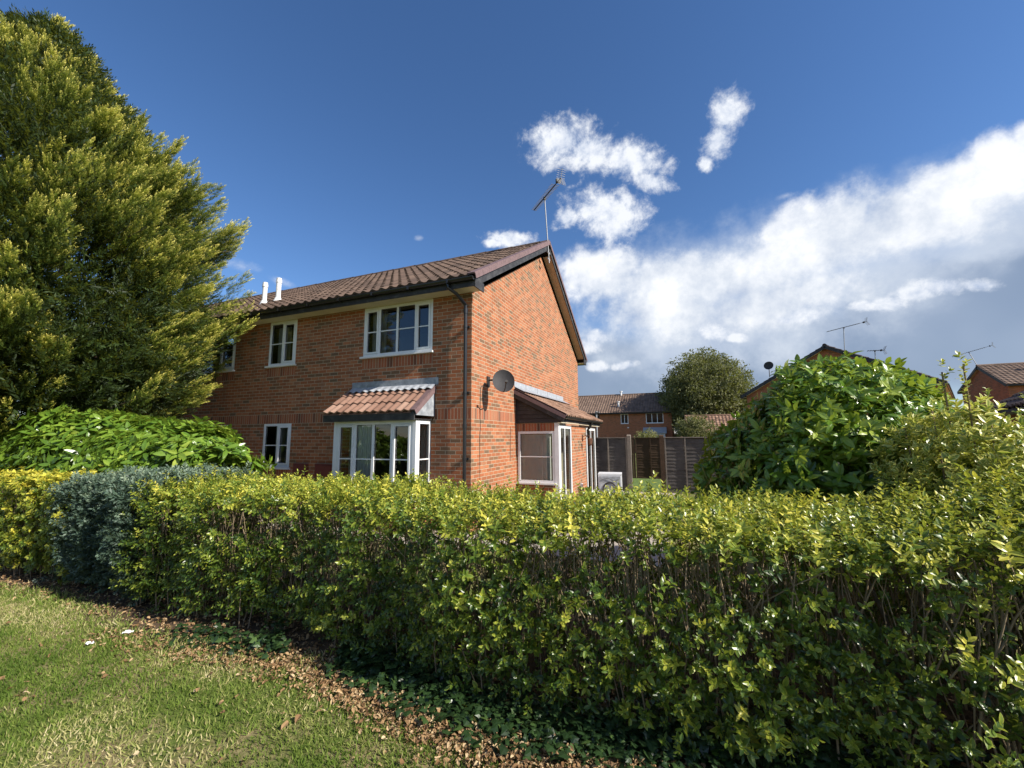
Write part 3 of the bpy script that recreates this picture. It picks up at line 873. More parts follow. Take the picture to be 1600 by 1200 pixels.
def noise3(P, scale=1., seed=0, octaves=3):
    """cheap smooth value noise from summed sines, about -1..1"""
    r = np.random.default_rng(seed); out = np.zeros(len(P)); a = 1; tot = 0
    for o in range(octaves):
        for k in range(4):
            d = r.normal(size=3); d /= np.linalg.norm(d); ph = r.uniform(0, 6.28)
            out += a * np.sin(P @ d * scale * (2 ** o) * r.uniform(.7, 1.4) * 2 + ph) * .5
        tot += a; a *= .55
    return out / tot

def tubes_mesh(name, paths, radii, mat, parent, n=5):
    """many thin tubes in ONE mesh. paths: (N,K,3), radii: (N,K)"""
    N, K, _ = paths.shape
    t = np.zeros_like(paths); t[:, 1:-1] = paths[:, 2:] - paths[:, :-2]; t[:, 0] = paths[:, 1] - paths[:, 0]; t[:, -1] = paths[:, -1] - paths[:, -2]
    t /= np.maximum(np.linalg.norm(t, axis=2, keepdims=True), 1e-9)
    a = np.cross(t, np.array([.31, .95, .05])); a /= np.maximum(np.linalg.norm(a, axis=2, keepdims=True), 1e-9); b = np.cross(t, a)
    an = np.arange(n) * 2 * np.pi / n
    V = paths[:, :, None, :] + radii[:, :, None, None] * (a[:, :, None, :] * np.cos(an)[None, None, :, None] + b[:, :, None, :] * np.sin(an)[None, None, :, None])
    V = V.reshape(-1, 3)
    T = []
    for k in range(K - 1):
        for j in range(n):
            j2 = (j + 1) % n
            T += [[k * n + j, k * n + j2, (k + 1) * n + j2], [k * n + j, (k + 1) * n + j2, (k + 1) * n + j]]
    T = np.array(T)[None] + (np.arange(N) * K * n)[:, None, None]
    return tri_mesh(name, V, T.reshape(-1, 3), mat, parent, smooth=True)

# leaf materials -----------------------------------------------------
YEL = (.50, .44, .06)
M['leaf_gold'] = mat_leaf('leaf_gold', [(0, (.035, .07, .01)), (.35, (.10, .16, .018)), (.65, (.30, .33, .035)), (1, (.62, .54, .06))], rim=(.68, .58, .10), rimpos=(.6, 1.), patch=.35)
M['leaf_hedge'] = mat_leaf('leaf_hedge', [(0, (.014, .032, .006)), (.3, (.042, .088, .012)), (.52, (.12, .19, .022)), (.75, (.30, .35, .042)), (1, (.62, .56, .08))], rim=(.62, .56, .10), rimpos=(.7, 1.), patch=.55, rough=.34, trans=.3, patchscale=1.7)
M['leaf_blue'] = mat_leaf('leaf_blue', [(0, (.016, .032, .022)), (.45, (.045, .082, .056)), (.75, (.10, .15, .10)), (1, (.20, .26, .17))], rough=.6, trans=.12, patch=.2)
M['leaf_laurel'] = mat_leaf('leaf_laurel', [(0, (.018, .045, .007)), (.45, (.065, .145, .014)), (.75, (.16, .27, .025)), (1, (.34, .42, .06))], rough=.30, spec=.6, trans=.3, patch=.25)
M['leaf_laurel_light'] = mat_leaf('leaf_laurel_light', [(0, (.03, .07, .010)), (.4, (.10, .19, .022)), (.75, (.22, .33, .04)), (1, (.42, .46, .08))], rough=.3, spec=.5, trans=.3, patch=.3)
M['leaf_var'] = mat_leaf('leaf_variegated', [(0, (.04, .085, .012)), (.5, (.12, .21, .03)), (1, (.46, .48, .09))], rim=(.80, .72, .22), rimpos=(.3, .85), rough=.35, patch=.2)
M['leyland'] = mat_leaf('leyland_spray', [(0, (.014, .028, .006)), (.35, (.05, .09, .012)), (.65, (.20, .26, .03)), (1, (.50, .50, .07))], rim=(.90, .80, .20), rimpos=(.40, .95), rough=.6, trans=.25, patch=.3, patchscale=.8)
M['leaf_dark'] = mat_leaf('leaf_dark', [(0, (.02, .03, .012)), (1, (.07, .085, .03))], rough=.45, trans=.2)
M['leaf_far'] = mat_leaf('leaf_far', [(0, (.05, .06, .02)), (.5, (.11, .12, .04)), (1, (.22, .21, .08))], rough=.6, trans=.25, patch=.3, patchscale=.5)
M['dead_leaf'] = mat_leaf('dead_leaf', [(0, (.07, .04, .02)), (.35, (.18, .10, .048)), (.7, (.34, .22, .11)), (1, (.52, .40, .24))], rough=.8, trans=.1, spec=.2)
M['leaf_ivy'] = mat_leaf('leaf_ivy', [(0, (.010, .024, .009)), (.6, (.024, .052, .016)), (1, (.07, .12, .03))], rough=.35, trans=.1)  # dark green lowered further to paint the shade of the overhanging hedge
M['grass'] = mat_leaf('grass_blade', [(0, (.06, .11, .014)), (.4, (.13, .19, .03)), (.62, (.25, .27, .08)), (.8, (.46, .40, .20)), (1, (.60, .52, .32))], rough=.7, trans=.25, spec=.2)
M['leaf_pale'] = mat_leaf('dry_leaf_pink', [(0, (.22, .10, .05)), (1, (.48, .27, .15))], rough=.8, trans=.2, spec=.2)

# ------------------------------------------------------------------ clipped hedge
def hedge_profile(x):
    top = 1.175 + .025 * np.sin(x * 2.3) + .015 * np.sin(x * 5.9 + 1) + .55 * np.clip((x - 4.5) / 2.2, 0, 1) ** 1.5 - .03 * np.exp(-((x - 2.6) / 1.2) ** 2)
    front = -4.32 + .06 * np.sin(x * 1.9 + .5) + .04 * np.sin(x * 4.7) - .04 * np.exp(-((x + 1) / 1.5) ** 2) - .20 * np.clip((x - 1.0) / 2.5, 0, 1)
    back = -3.02 + .06 * np.sin(x * 1.3)
    return top, front, back

def hedge_section(x0, x1, name, label, cat, leafmat, templates, per_m2, seed, bare=.0, group=None, tint=.5, twigs=True, size=1.0, zone=None, grp_tint_top=.25):
    r = np.random.default_rng(seed)
    root = tag(empty(name, ((x0 + x1) / 2, -3.7, 0)), label, cat, group)
    off = Vector(root.location)
    P, D, Tn = [], [], []; dep = None
    # front, top, back and interior points
    def add(n, kind):
        x = r.uniform(x0, x1, n); top, fr, bk = hedge_profile(x)
        u = r.uniform(0, 1, n); dep = r.exponential(.09, n).clip(0, .45)
        if kind == 'front':
            z = u ** .9 * (top - .12) + .12 * 0
            z = .04 + u * (top - .04)
            y = fr + dep + (.17 - .12 * np.clip((x - .8) / 1.5, 0, 1)) * (1 - np.clip(z / .5, 0, 1)) ** 1.5 + .085 * noise3(np.stack([x, z * 0, z * 1.3], 1), 3.2, seed) + .03 * noise3(np.stack([x, z * 0, z], 1), 11, seed + 7)
            rr = np.clip((z - (top - .12)) / .12, 0, 1); y = y + rr ** 2 * .10
            d = np.stack([r.normal(0, .35, n), -1 + r.normal(0, .3, n), .55 + r.normal(0, .45, n)], 1)
        elif kind == 'top':
            y = fr + .02 + u * (bk - fr - .04); e = np.minimum(y - fr, bk - y)
            z = top - dep * .8 - .09 * np.exp(-e / .06) + .02 * noise3(np.stack([x, y, y * 0], 1), 6, seed + 1)
            z = z + (r.uniform(0, 1, n) < .08) * r.uniform(0, .10, n) + (r.uniform(0, 1, n) < .10) * np.clip(x - 3.5, 0, 1) * r.uniform(0, .12, n)
            d = np.stack([r.normal(0, .4, n), r.normal(0, .4, n) - .1, 1 + r.normal(0, .25, n)], 1)
        elif kind == 'back':
            z = .05 + u * (top - .05); y = bk - dep
            d = np.stack([r.normal(0, .35, n), 1 + r.normal(0, .3, n), .5 + r.normal(0, .4, n)], 1)
        elif kind == 'end':
            sgn = np.where(r.uniform(0, 1, n) < .5, -1, 1); x = np.where(sgn < 0, x0, x1) - sgn * dep
            y = fr + u * (bk - fr); z = r.uniform(.05, 1, n) * top
            d = np.stack([sgn + r.normal(0, .3, n), r.normal(0, .4, n), .4 + r.normal(0, .4, n)], 1)
        else:
            y = fr + .3 + u * (bk - fr - .5); z = .25 + r.uniform(0, 1, n) * (top - .35)
            d = r.normal(0, 1, (n, 3)); d[:, 2] += .6
        p = np.stack([x, y, z], 1)
        keep = np.ones(n, bool)
        if kind in ('front', 'in'):
            h = z / top; nn = noise3(p, 2.6, seed + 2)
            band = np.exp(-((h - .80) / .12) ** 2) * bare * (1.0 + .8 * noise3(np.stack([x, x * 0, x * 0], 1), 1.3, 4))
            low = np.clip(1 - (z / .22), 0, 1) * (.7 - .5 * np.clip(x - 1, 0, 1))
            hole = np.clip(nn - .45, 0, 1) * .9
            keep = r.uniform(0, 1, n) > np.clip(band + low + hole, 0, .93)
        p, d = p[keep], d[keep]
        tn = np.full(len(p), tint) + r.normal(0, .17, len(p)) - dep[keep] * .5  # tint drops with depth: shade inside the hedge painted into leaf colour
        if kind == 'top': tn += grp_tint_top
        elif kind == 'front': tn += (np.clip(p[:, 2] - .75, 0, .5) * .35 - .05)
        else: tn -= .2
        P.append(p); D.append(d); Tn.append(tn)
    L = x1 - x0
    add(int(L * 1.15 * per_m2), 'front'); add(int(L * 1.3 * per_m2 * 1.1), 'top'); add(int(L * 1.15 * per_m2 * .30), 'back'); add(int(L * per_m2 * .38), 'in')
    if L < 3: add(int(1.3 * per_m2), 'end')
    P = np.concatenate(P); D = np.concatenate(D); Tn = np.concatenate(Tn); n = len(P)
    W = r.integers(0, len(templates), n)
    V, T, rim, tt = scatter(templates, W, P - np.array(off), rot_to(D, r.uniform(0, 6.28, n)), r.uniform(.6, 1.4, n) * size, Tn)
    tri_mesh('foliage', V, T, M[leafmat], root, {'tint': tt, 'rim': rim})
    if twigs:
        n = int(L * 150); K = 5
        x = r.uniform(x0 + .05, x1 - .05, n); top, fr, bk = hedge_profile(x)
        y = fr + .08 + r.uniform(0, 1, n) ** 1.6 * (bk - fr - .2); zt = top - r.uniform(.03, .14, n); zb = r.uniform(.0, .75, n) * (r.uniform(0, 1, n) < .85)
        lean = r.normal(0, .16, (n, 2)); t = np.linspace(0, 1, K)
        path = np.zeros((n, K, 3))
        for k in range(K):
            path[:, k, 0] = x - off[0] + lean[:, 0] * (t[k]) + r.normal(0, .012, n)
            path[:, k, 1] = np.minimum(np.maximum(y + lean[:, 1] * t[k], fr + .03), bk - .05) - off[1] + r.normal(0, .012, n)
            path[:, k, 2] = zb + (zt - zb) * t[k]
        rad = (r.uniform(.0022, .0048, n)[:, None] * np.linspace(1.5, .7, K)[None])
        m = tubes_mesh('twigs', path, rad, M['twig'], root, 4)
        # main stems near the ground
        n = int(L * 5); x = r.uniform(x0 + .1, x1 - .1, n); top, fr, bk = hedge_profile(x); y = fr + .3 + r.uniform(0, .5, n)
        path = np.zeros((n, K, 3)); lean = r.normal(0, .22, (n, 2))
        for k in range(K):
            path[:, k, 0] = x - off[0] + lean[:, 0] * t[k]; path[:, k, 1] = y - off[1] + lean[:, 1] * t[k] * .5; path[:, k, 2] = t[k] * top * .8 - .02
        tubes_mesh('stems', path, r.uniform(.010, .022, n)[:, None] * np.linspace(1.2, .4, K)[None], M['bark'], root, 6)
    return root

SPR = [sprig(12, .043, .019, .15, seed=s, up=.75, tipdense=.8, tintvar=.16) for s in range(6)] + [sprig(8, .050, .024, .07, seed=s + 20, up=.5) for s in range(3)] + [sprig(6, .034, .015, .06, seed=s + 30, up=.9) for s in range(3)]
SPG = [sprig(10, .046, .024, .075, seed=s + 40, up=.65) for s in range(6)]
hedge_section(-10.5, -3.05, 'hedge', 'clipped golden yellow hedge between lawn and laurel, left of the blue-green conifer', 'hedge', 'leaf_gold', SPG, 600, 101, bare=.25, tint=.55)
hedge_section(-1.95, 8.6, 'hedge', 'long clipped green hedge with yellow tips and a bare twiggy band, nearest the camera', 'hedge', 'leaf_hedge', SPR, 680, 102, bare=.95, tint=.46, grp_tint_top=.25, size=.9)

# blue-green conifer clipped into the hedge
def needle_spray(seed, L=.13, n=16, wl=.034, ww=.007, flat=1.0, el0=.75):
    r = np.random.default_rng(seed); Vs, Ts, rim, tt = [], [], [], []; off = 0
    for i in range(n):
        t = i / n; ang = (i % 2) * math.pi + r.uniform(-.5, .5) + (i * 1.3 * (1 - flat)); el = el0 + r.uniform(-.2, .2)
        d = np.array([[math.cos(ang) * math.cos(el), math.sin(el), math.sin(ang) * math.cos(el)]])
        l = wl * (1.25 - .7 * t) * r.uniform(.8, 1.2)
        V = np.array([[0, 0, 0], [ww / 2, l * .5, 0], [0, l, 0], [-ww / 2, l * .5, 0]]); T = np.array([[0, 1, 2], [0, 2, 3]])
        m = rot_to(d, r.uniform(-.6, .6, 1), np.array([[0, 0, 1.]]))[0]
        V = V @ m.T + np.array([0, L * t, 0])
        Vs.append(V); Ts.append(T + off); rim.append(np.array([t, t, min(1, t + .25), t]) ); tt.append(np.full(4, r.uniform(-.12, .12))); off += 4
    return np.concatenate(Vs), np.concatenate(Ts), np.concatenate(rim), np.concatenate(tt)
NSP = [needle_spray(s, .10, 20, .036, .011, .3) for s in range(5)]
hedge_section(-3.38, -1.66, 'conifer_shrub', 'blue-green conifer shrub clipped into the hedge line, between the yellow hedge and the green one', 'shrub', 'leaf_blue', NSP, 1500, 103, bare=.25, tint=.42, twigs=True, size=1.45, grp_tint_top=.34)

# ------------------------------------------------------------------ shrubs as domes of sprigs
def dome(name, label, cat, c, rad, mat, templates, n, seed, tint=.5, zbase=0., lump=.12, up=.35, size=1.0, shape=None, interior=.35, stems=10, stemr=.03, fol='foliage', group=None, toptint=.15):
    r = np.random.default_rng(seed); root = tag(empty(name, (c[0], c[1], 0)), label, cat, group)
    rx, ry, rz = rad
    u = r.normal(size=(n, 3)); u /= np.linalg.norm(u, axis=1, keepdims=True); u[:, 2] = np.abs(u[:, 2]) ** .9 * np.where(r.uniform(0, 1, n) < .15, -.4, 1)
    depth = 1 + (r.uniform(0, 1, n) < .05) * r.uniform(0, .11, n) - r.exponential(.07, n).clip(0, .5) - (r.uniform(0, 1, n) < interior) * r.uniform(0, .4, n)
    k = 1 + lump * noise3(u, 2.2, seed)
    if shape is not None: k = k * shape(u)
    P = u * np.array([rx, ry, rz]) * (depth * k)[:, None]
    P[:, 2] += zbase; ok = P[:, 2] > .05; P, u, depth = P[ok], u[ok], depth[ok]
    D = u * np.array([1 / rx, 1 / ry, 1 / rz]); D /= np.linalg.norm(D, axis=1, keepdims=True); D += r.normal(0, .38, D.shape); D[:, 2] += up
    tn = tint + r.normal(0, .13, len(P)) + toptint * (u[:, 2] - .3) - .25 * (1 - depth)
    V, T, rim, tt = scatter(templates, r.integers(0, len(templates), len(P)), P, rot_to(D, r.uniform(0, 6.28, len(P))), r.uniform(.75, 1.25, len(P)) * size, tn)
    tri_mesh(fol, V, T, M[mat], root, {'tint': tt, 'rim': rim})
    K = 6; t = np.linspace(0, 1, K); n = stems
    a = r.uniform(0, 6.28, n); e = r.uniform(.2, 1.2, n)
    end = np.stack([np.cos(a) * rx * np.cos(e), np.sin(a) * ry * np.cos(e), zbase + rz * np.sin(e)], 1) * .8
    path = end[:, None, :] * (t[None, :, None] ** np.array([1.4, 1.4, .8])[None, None]) + r.normal(0, .02, (n, K, 3)); path[:, 0, 2] = -.03
    tubes_mesh('stems', path, r.uniform(.7, 1.3, n)[:, None] * stemr * np.linspace(1.1, .2, K)[None], M['bark'], root, 6)
    return root

LAU = [sprig(9, .125, .048, .16, seed=s + 60, up=.75, pairs=False, fold=.2, curl=.22) for s in range(6)]
LAUB = [sprig(9, .15, .055, .15, seed=s + 70, up=.45, pairs=False, fold=.15, curl=.25) for s in range(6)]
def shp(u):
    el = np.arcsin(np.clip(u[:, 2], 0, 1)); return 1 - (.11 + .07 * np.clip(u[:, 0] * 2, -1, 1)) * np.sin(2 * el) ** 2
dome('laurel_bush', 'big glossy dark green laurel bush rising behind the hedge beside the grey fence', 'bush', (5.46, -1.45), (1.40, 1.15, 1.62), 'leaf_laurel', LAU, 3300, 201, tint=.62, zbase=.90, shape=shp, size=.95, stems=14, lump=.13)
def sq(u):
    return 1 / ((np.abs(u[:, 0]) ** 3 + np.abs(u[:, 1]) ** 3 + np.abs(u[:, 2]) ** 3) ** (1 / 3)) + .10 * np.sin(u[:, 0] * 9) * np.clip(u[:, 2], 0, 1)
dome('laurel_bush', 'low spreading bright green laurel under the tall conifer, left of the house', 'bush', (-6.9, -2.75), (3.95, .85, .80), 'leaf_laurel_light', LAUB, 5600, 202, tint=.44, zbase=1.15, shape=sq, size=1.1, stems=20, lump=.22)
EUO = [sprig(8, .056, .027, .10, seed=s + 80, up=.9, pairs=True, fold=.35, curl=.15) for s in range(6)]
vb = dome('variegated_bush', 'yellow-edged variegated shrub growing tall at the right end of the hedge', 'bush', (5.78, -2.85), (.66, .62, 1.02), 'leaf_var', EUO, 1500, 203, tint=.68, zbase=.85, size=1.1, up=.9, stems=18, stemr=.012, lump=.16)
def shoots():
    r = np.random.default_rng(77); P, D = [], []; paths = []
    for k, (x, y, h) in enumerate([(-.17, -.1, 1.50), (-.05, -.12, 1.55), (-.40, .0, 1.08), (.12, 0, 1.28), (.33, .1, 1.12), (.48, -.1, .98), (.22, -.2, 1.22), (-.30, -.2, 1.2), (.6, 0, .9), (.85, -.1, .85)]):
        b0 = np.array([x * .8, y * .8, .9]); b1 = np.array([x, y, h + .72])
        t = np.linspace(0, 1, 5)[:, None]; paths.append(b0 + (b1 - b0) * t)
        for j in range(7):
            P.append(b1 - (b1 - b0) / np.linalg.norm(b1 - b0) * .055 * j); D.append(np.array([r.normal(0, .2), r.normal(0, .2), 1]))
    P = np.array(P); D = np.array(D); n = len(P)
    V, T, rim, tt = scatter(EUO, r.integers(0, 6, n), P, rot_to(D, r.uniform(0, 6, n)), np.full(n, .8), r.normal(.68, .1, n))
    tri_mesh('foliage', V, T, M['leaf_var'], vb, {'tint': tt, 'rim': rim})
    tubes_mesh('stems', np.array(paths), np.full((len(paths), 5), .006), M['twig'], vb, 5)
shoots()
# ------------------------------------------------------------------ big golden conifer
def conifer():
    r = np.random.default_rng(301)
    X0, Y0_ = -9.7, -3.0
    root = tag(empty('conifer_tree', (X0, Y0_, 0)), 'huge golden-green conifer towering over the left laurel and the terrace', 'tree')
    zs = np.array([2.0, 2.8, 3.5, 4.3, 6.0, 7.2, 8.4, 9.4, 10.2, 11.0, 11.7])
    rs = np.array([3.7, 4.45, 4.7, 4.65, 4.25, 3.7, 2.75, 1.75, 1.0, .4, .05])
    NS = [needle_spray(s + 300, .34, 22, .080, .017, .85, .98) for s in range(5)] + [needle_spray(s + 310, .24, 18, .065, .016, .6, .9) for s in range(3)]
    nb = 900
    zz = r.uniform(0, 1, nb * 6); z = 1.95 + zz * 9.45; rad = np.interp(z, zs, rs)
    a = r.uniform(-2.6, 1.0, len(z))
    gap = noise3(np.stack([np.cos(a) * rad, np.sin(a) * rad, z * 1.7], 1), .85, 31)
    keep = (r.uniform(0, 1, len(z)) < rad / 4.4) & (gap > -.22); z = z[keep][:nb]; rad = rad[keep][:nb]; a = a[keep][:nb]; gap = gap[keep][:nb]; nb = len(z)
    out = np.stack([np.cos(a), np.sin(a) * .8, np.zeros(nb)], 1)
    lump = (1 + .14 * noise3(np.stack([np.cos(a) * 2.5, np.sin(a) * 2.5, z * .8], 1), 1.2, 5)) * r.choice([.80, .91, 1.0, 1.07], nb, p=[.25, .3, .3, .15]) * (1 + .05 * gap)
    L = r.uniform(1.0, 1.9, nb) * np.interp(z, [2, 9, 11.7], [1.05, .85, .4])
    dirs = out * .85 + np.array([.36, -.05, 0]) + np.stack([r.normal(0, .13, nb), r.normal(0, .13, nb), (.30 + .55 * (z - 2) / 10) + r.normal(0, .18, nb)], 1)
    dirs /= np.linalg.norm(dirs, axis=1, keepdims=True)
    tips = out * (rad * lump)[:, None]; tips[:, 2] = z + .2
    base = tips - dirs * L[:, None]
    P, D, Tn, Sz = [], [], [], []
    per = 84
    for i in range(nb):
        s = r.uniform(0, 1, per) ** .75
        w = ((1 - s) ** .8 * .20 + .012) * L[i]
        rv = r.normal(size=(per, 3)); rv -= (rv @ dirs[i])[:, None] * dirs[i]; rv /= np.linalg.norm(rv, axis=1, keepdims=True)
        rho = r.uniform(.2, 1, per)
        bend = np.array([0, 0, 1]) * (s ** 2 * .12 * L[i])[:, None]
        p = base[i] + dirs[i] * (s * L[i])[:, None] + rv * (w * rho)[:, None] + bend
        d = dirs[i] * (1.1 + .9 * s)[:, None] + rv * .42 + np.array([0, 0, .25])
        P.append(p); D.append(d); Sz.append(r.uniform(.6, 1.0, per) * (1.05 - .35 * s))
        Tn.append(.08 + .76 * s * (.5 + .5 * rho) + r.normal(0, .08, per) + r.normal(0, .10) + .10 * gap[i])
    # inner layer closes the crown; its dark tint paints the shade in the gaps
    n = 17000
    z = 2.0 + r.uniform(0, 1, n) * 9.0; rad = np.interp(z, zs, rs); a = r.uniform(-2.7, 1.1, n); q = r.uniform(.45, .86, n) * rad
    p = np.stack([np.cos(a) * q, np.sin(a) * q * .8, z], 1); P.append(p)
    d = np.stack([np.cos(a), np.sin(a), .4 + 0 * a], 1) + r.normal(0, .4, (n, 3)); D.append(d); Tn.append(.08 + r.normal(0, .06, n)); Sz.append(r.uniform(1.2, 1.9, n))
    n = 5000; z = r.uniform(2.2, 4.6, n); rad = np.interp(z, zs, rs); a = r.uniform(-2.9, .6, n); q = r.uniform(.35, .8, n) * rad
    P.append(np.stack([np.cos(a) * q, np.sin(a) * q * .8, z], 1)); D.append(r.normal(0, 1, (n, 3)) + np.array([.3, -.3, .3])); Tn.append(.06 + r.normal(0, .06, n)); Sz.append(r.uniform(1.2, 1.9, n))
    P = np.concatenate(P); D = np.concatenate(D); Tn = np.concatenate(Tn); Sz = np.concatenate(Sz)
    P[:, 1] = np.minimum(P[:, 1], 2.8)           # stays clear of the house wall
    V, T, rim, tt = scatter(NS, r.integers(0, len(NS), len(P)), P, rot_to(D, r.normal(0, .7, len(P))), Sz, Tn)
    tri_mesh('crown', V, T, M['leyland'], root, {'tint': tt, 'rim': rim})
    m = MB()
    m.tube([(0, 0, -.1), (.03, .02, 1.5), (0, 0, 4), (.02, 0, 8), (0, 0, 11.2)], [.26, .22, .16, .08, .02], 12)
    m.build('trunk', M['bark'], root)
    K = 5; t = np.linspace(0, 1, K); n = 150; idx = r.integers(0, nb, n)
    st = np.stack([np.zeros(n), np.zeros(n), np.maximum(.8, base[idx, 2] - r.uniform(.2, .9, n))], 1)
    path = st[:, None] + (tips[idx] * .93 - st)[:, None] * t[None, :, None] + r.normal(0, .03, (n, K, 3)) * (t * (1 - t))[None, :, None] * 4
    tubes_mesh('limbs', path, np.full((n, 1), .03) * np.linspace(1.2, .15, K)[None], M['bark'], root, 6)
    # dead brown patches low in the crown
    n = 1500; a = r.choice([-1.9, -1.25, -.75], n) + r.normal(0, .10, n); z = (r.choice([3.2, 4.4, 5.6], n) + r.normal(0, .35, n)).clip(2, 6.5); rad = np.interp(z, zs, rs) * r.uniform(.80, .99, n)
    p = np.stack([np.cos(a) * rad, np.sin(a) * rad * .86, z], 1)
    V, T, rim, tt = scatter(NS, r.integers(0, len(NS), n), p, rot_to(np.stack([np.cos(a), np.sin(a), -.4 + 0 * a], 1) + r.normal(0, .4, (n, 3)), r.normal(0, 1, n)), r.uniform(.8, 1.3, n), r.normal(.3, .2, n))
    tri_mesh('dead_sprays', V, T, M['dead_leaf'], root, {'tint': tt, 'rim': rim})
conifer()

# ------------------------------------------------------------------ broadleaf trees
def broadleaf(name, label, loc, h, rad, zc, nclump, mat, seed, leafL=.2, per=26, clump=.55, trunk=.25, squash=1., fol=.5, group=None, limbs=24, trunkh=None):
    r = np.random.default_rng(seed); root = tag(empty(name, loc), label, 'tree', group)
    TPL = []
    for s in range(5):
        rr = np.random.default_rng(seed * 7 + s); Vs, Ts, rm, tt = [], [], [], []; off = 0
        for i in range(per):
            d = rr.normal(size=(1, 3)); V, T, rim = leaf(leafL * rr.uniform(.7, 1.2), leafL * .42, .2, .2, True)
            m = rot_to(d, rr.uniform(0, 6, 1))[0]; q = rr.normal(size=3); q *= rr.uniform(.2, 1) ** .5 / np.linalg.norm(q) * clump
            Vs.append(V @ m.T + q * np.array([1, 1, .6])); Ts.append(T + off); rm.append(rim); tt.append(np.full(len(V), rr.uniform(-.2, .2))); off += len(V)
        TPL.append((np.concatenate(Vs), np.concatenate(Ts), np.concatenate(rm), np.concatenate(tt)))
    u = r.normal(size=(nclump, 3)); u /= np.linalg.norm(u, axis=1, keepdims=True)
    q = r.uniform(.15, 1, nclump) ** .45 * (1 + .16 * noise3(u, 2.4, seed) + .1 * noise3(u, 6, seed + 1))
    P = u * q[:, None] * np.array([rad, rad * squash, (h - zc)]); low = u[:, 2] < 0
    P[low, 2] *= .75; P[:, 2] += zc
    ntv = noise3(P, .8, seed + 3)
    V, T, rim, tt = scatter(TPL, r.integers(0, 5, nclump), P, rot_to(r.normal(size=(nclump, 3)), None), r.uniform(.7, 1.25, nclump), fol + .14 * ntv + r.normal(0, .08, nclump))
    tri_mesh('crown', V, T, M[mat], root, {'tint': tt, 'rim': rim})
    m = MB(); th = trunkh or zc
    m.tube([(0, 0, -.1), (.05, 0, th * .4), (-.04, .05, th * .8), (0, 0, th * 1.2)], [trunk, trunk * .8, trunk * .6, trunk * .3], 10)
    m.build('trunk', M['bark'], root)
    K = 4; t = np.linspace(0, 1, K); idx = r.integers(0, nclump, limbs)
    st = np.stack([np.zeros(limbs), np.zeros(limbs), r.uniform(.4, 1, limbs) * th], 1)
    path = st[:, None] + (P[idx] - st)[:, None] * t[None, :, None]
    tubes_mesh('limbs', path, np.full((limbs, 1), trunk * .3) * np.linspace(1.1, .15, K)[None], M['bark'], root, 6)
    return root
broadleaf('broadleaf_tree', 'tall dark-leaved tree whose twigs show behind the golden conifer', (-12.6, -3.2, 0), 12.6, 1.7, 9.0, 220, 'leaf_dark', 41, leafL=.16, per=20, clump=.45, trunk=.2)
broadleaf('broadleaf_tree', 'big rounded olive-green tree beyond the far brick house', (5.9, 45, 0), 11.2, 4.8, 5.6, 2600, 'leaf_far', 42, leafL=.30, per=26, clump=.75, trunk=.4, fol=.5)
broadleaf('garden_tree', 'small green tree in front of the little red tiled roof', (4.6, 33, 0), 3.6, 1.7, 2.0, 260, 'leaf_far', 43, leafL=.22, per=22, clump=.4, trunk=.08, fol=.6)
broadleaf('garden_tree', 'pale green garden bush top in front of the far house bay', (.7, 30, 0), 2.3, 1.0, 1.5, 120, 'leaf_far', 44, leafL=.16, per=22, clump=.3, trunk=.05, fol=.85)

# ------------------------------------------------------------------ grass, litter, ivy
def grass():
    r = np.random.default_rng(401); n = 300000
    x = r.uniform(-7.5, 4.2, n); y = -8.2 + 3.75 * r.uniform(0, 1, n) ** .8
    p3 = np.stack([x, y, 0 * x], 1)
    ok = y < -4.58 + .12 * np.sin(x * 1.7) + .10 * r.normal(size=n)
    x, y, p3 = x[ok], y[ok], p3[ok]; n = len(x)
    dens = noise3(p3, 1.1, 8); dry = .12 + noise3(p3, 1.4, 9) + .5 * noise3(p3, 5, 10) + .9 * np.exp(-((x - .55) / .8) ** 2 - ((y + 5.62) / .22) ** 2) + .55 * np.exp(-((y + 4.75) / .28) ** 2)
    ok = r.uniform(0, 1, n) < np.clip(.8 + .25 * dens, .3, 1); x, y, dry = x[ok], y[ok], dry[ok]; n = len(x)
    T1 = []
    for s in range(4):
        b = r.uniform(.3, .9); w = .0026
        V = np.array([[-w, 0, 0], [w, 0, 0], [w * .8, .45, .12 * b], [-w * .8, .45, .12 * b], [0, 1, .5 * b]], float) * np.array([1, .027, .027])
        T1.append((V, np.array([[0, 1, 2], [0, 2, 3], [3, 2, 4]]), np.array([0, 0, .5, .5, 1.]), np.zeros(5)))
    D = np.stack([r.normal(0, .45, n), r.normal(0, .45, n), np.ones(n)], 1)
    flat = (dry > .35) & (r.uniform(0, 1, n) < .6); D[flat, 2] = .5
    tn = .28 + .33 * np.clip(dry, -.6, 1.2) + r.normal(0, .16, n)
    V, T, rim, tt = scatter(T1, r.integers(0, 4, n), np.stack([x, y, 0 * x], 1), rot_to(D, r.uniform(0, 6.28, n)), r.uniform(.6, 1.5, n), tn)
    o = tri_mesh('grass', V, T, M['grass'], None, {'tint': tt, 'rim': rim}); tag(o, 'short sunlit lawn grass, green with straw patches, in front of the hedge', 'grass', kind='stuff')
    # tufts at the hedge foot
    n = 3500; x = r.uniform(-6, 1.2, n); x = x + r.normal(0, .05, n); y = -4.62 + .12 * np.sin(x * 1.7) + r.normal(0, .09, n)
    D = np.stack([r.normal(0, .5, n), r.normal(0, .5, n), np.ones(n)], 1)
    V, T, rim, tt = scatter(T1, r.integers(0, 4, n), np.stack([x, y, 0 * x], 1), rot_to(D, r.uniform(0, 6.28, n)), r.uniform(1.0, 2.4, n), .5 + r.normal(0, .2, n))
    o = tri_mesh('grass', V, T, M['grass'], None, {'tint': tt, 'rim': rim}); tag(o, 'longer straggly grass along the foot of the hedge', 'grass', kind='stuff')
grass()
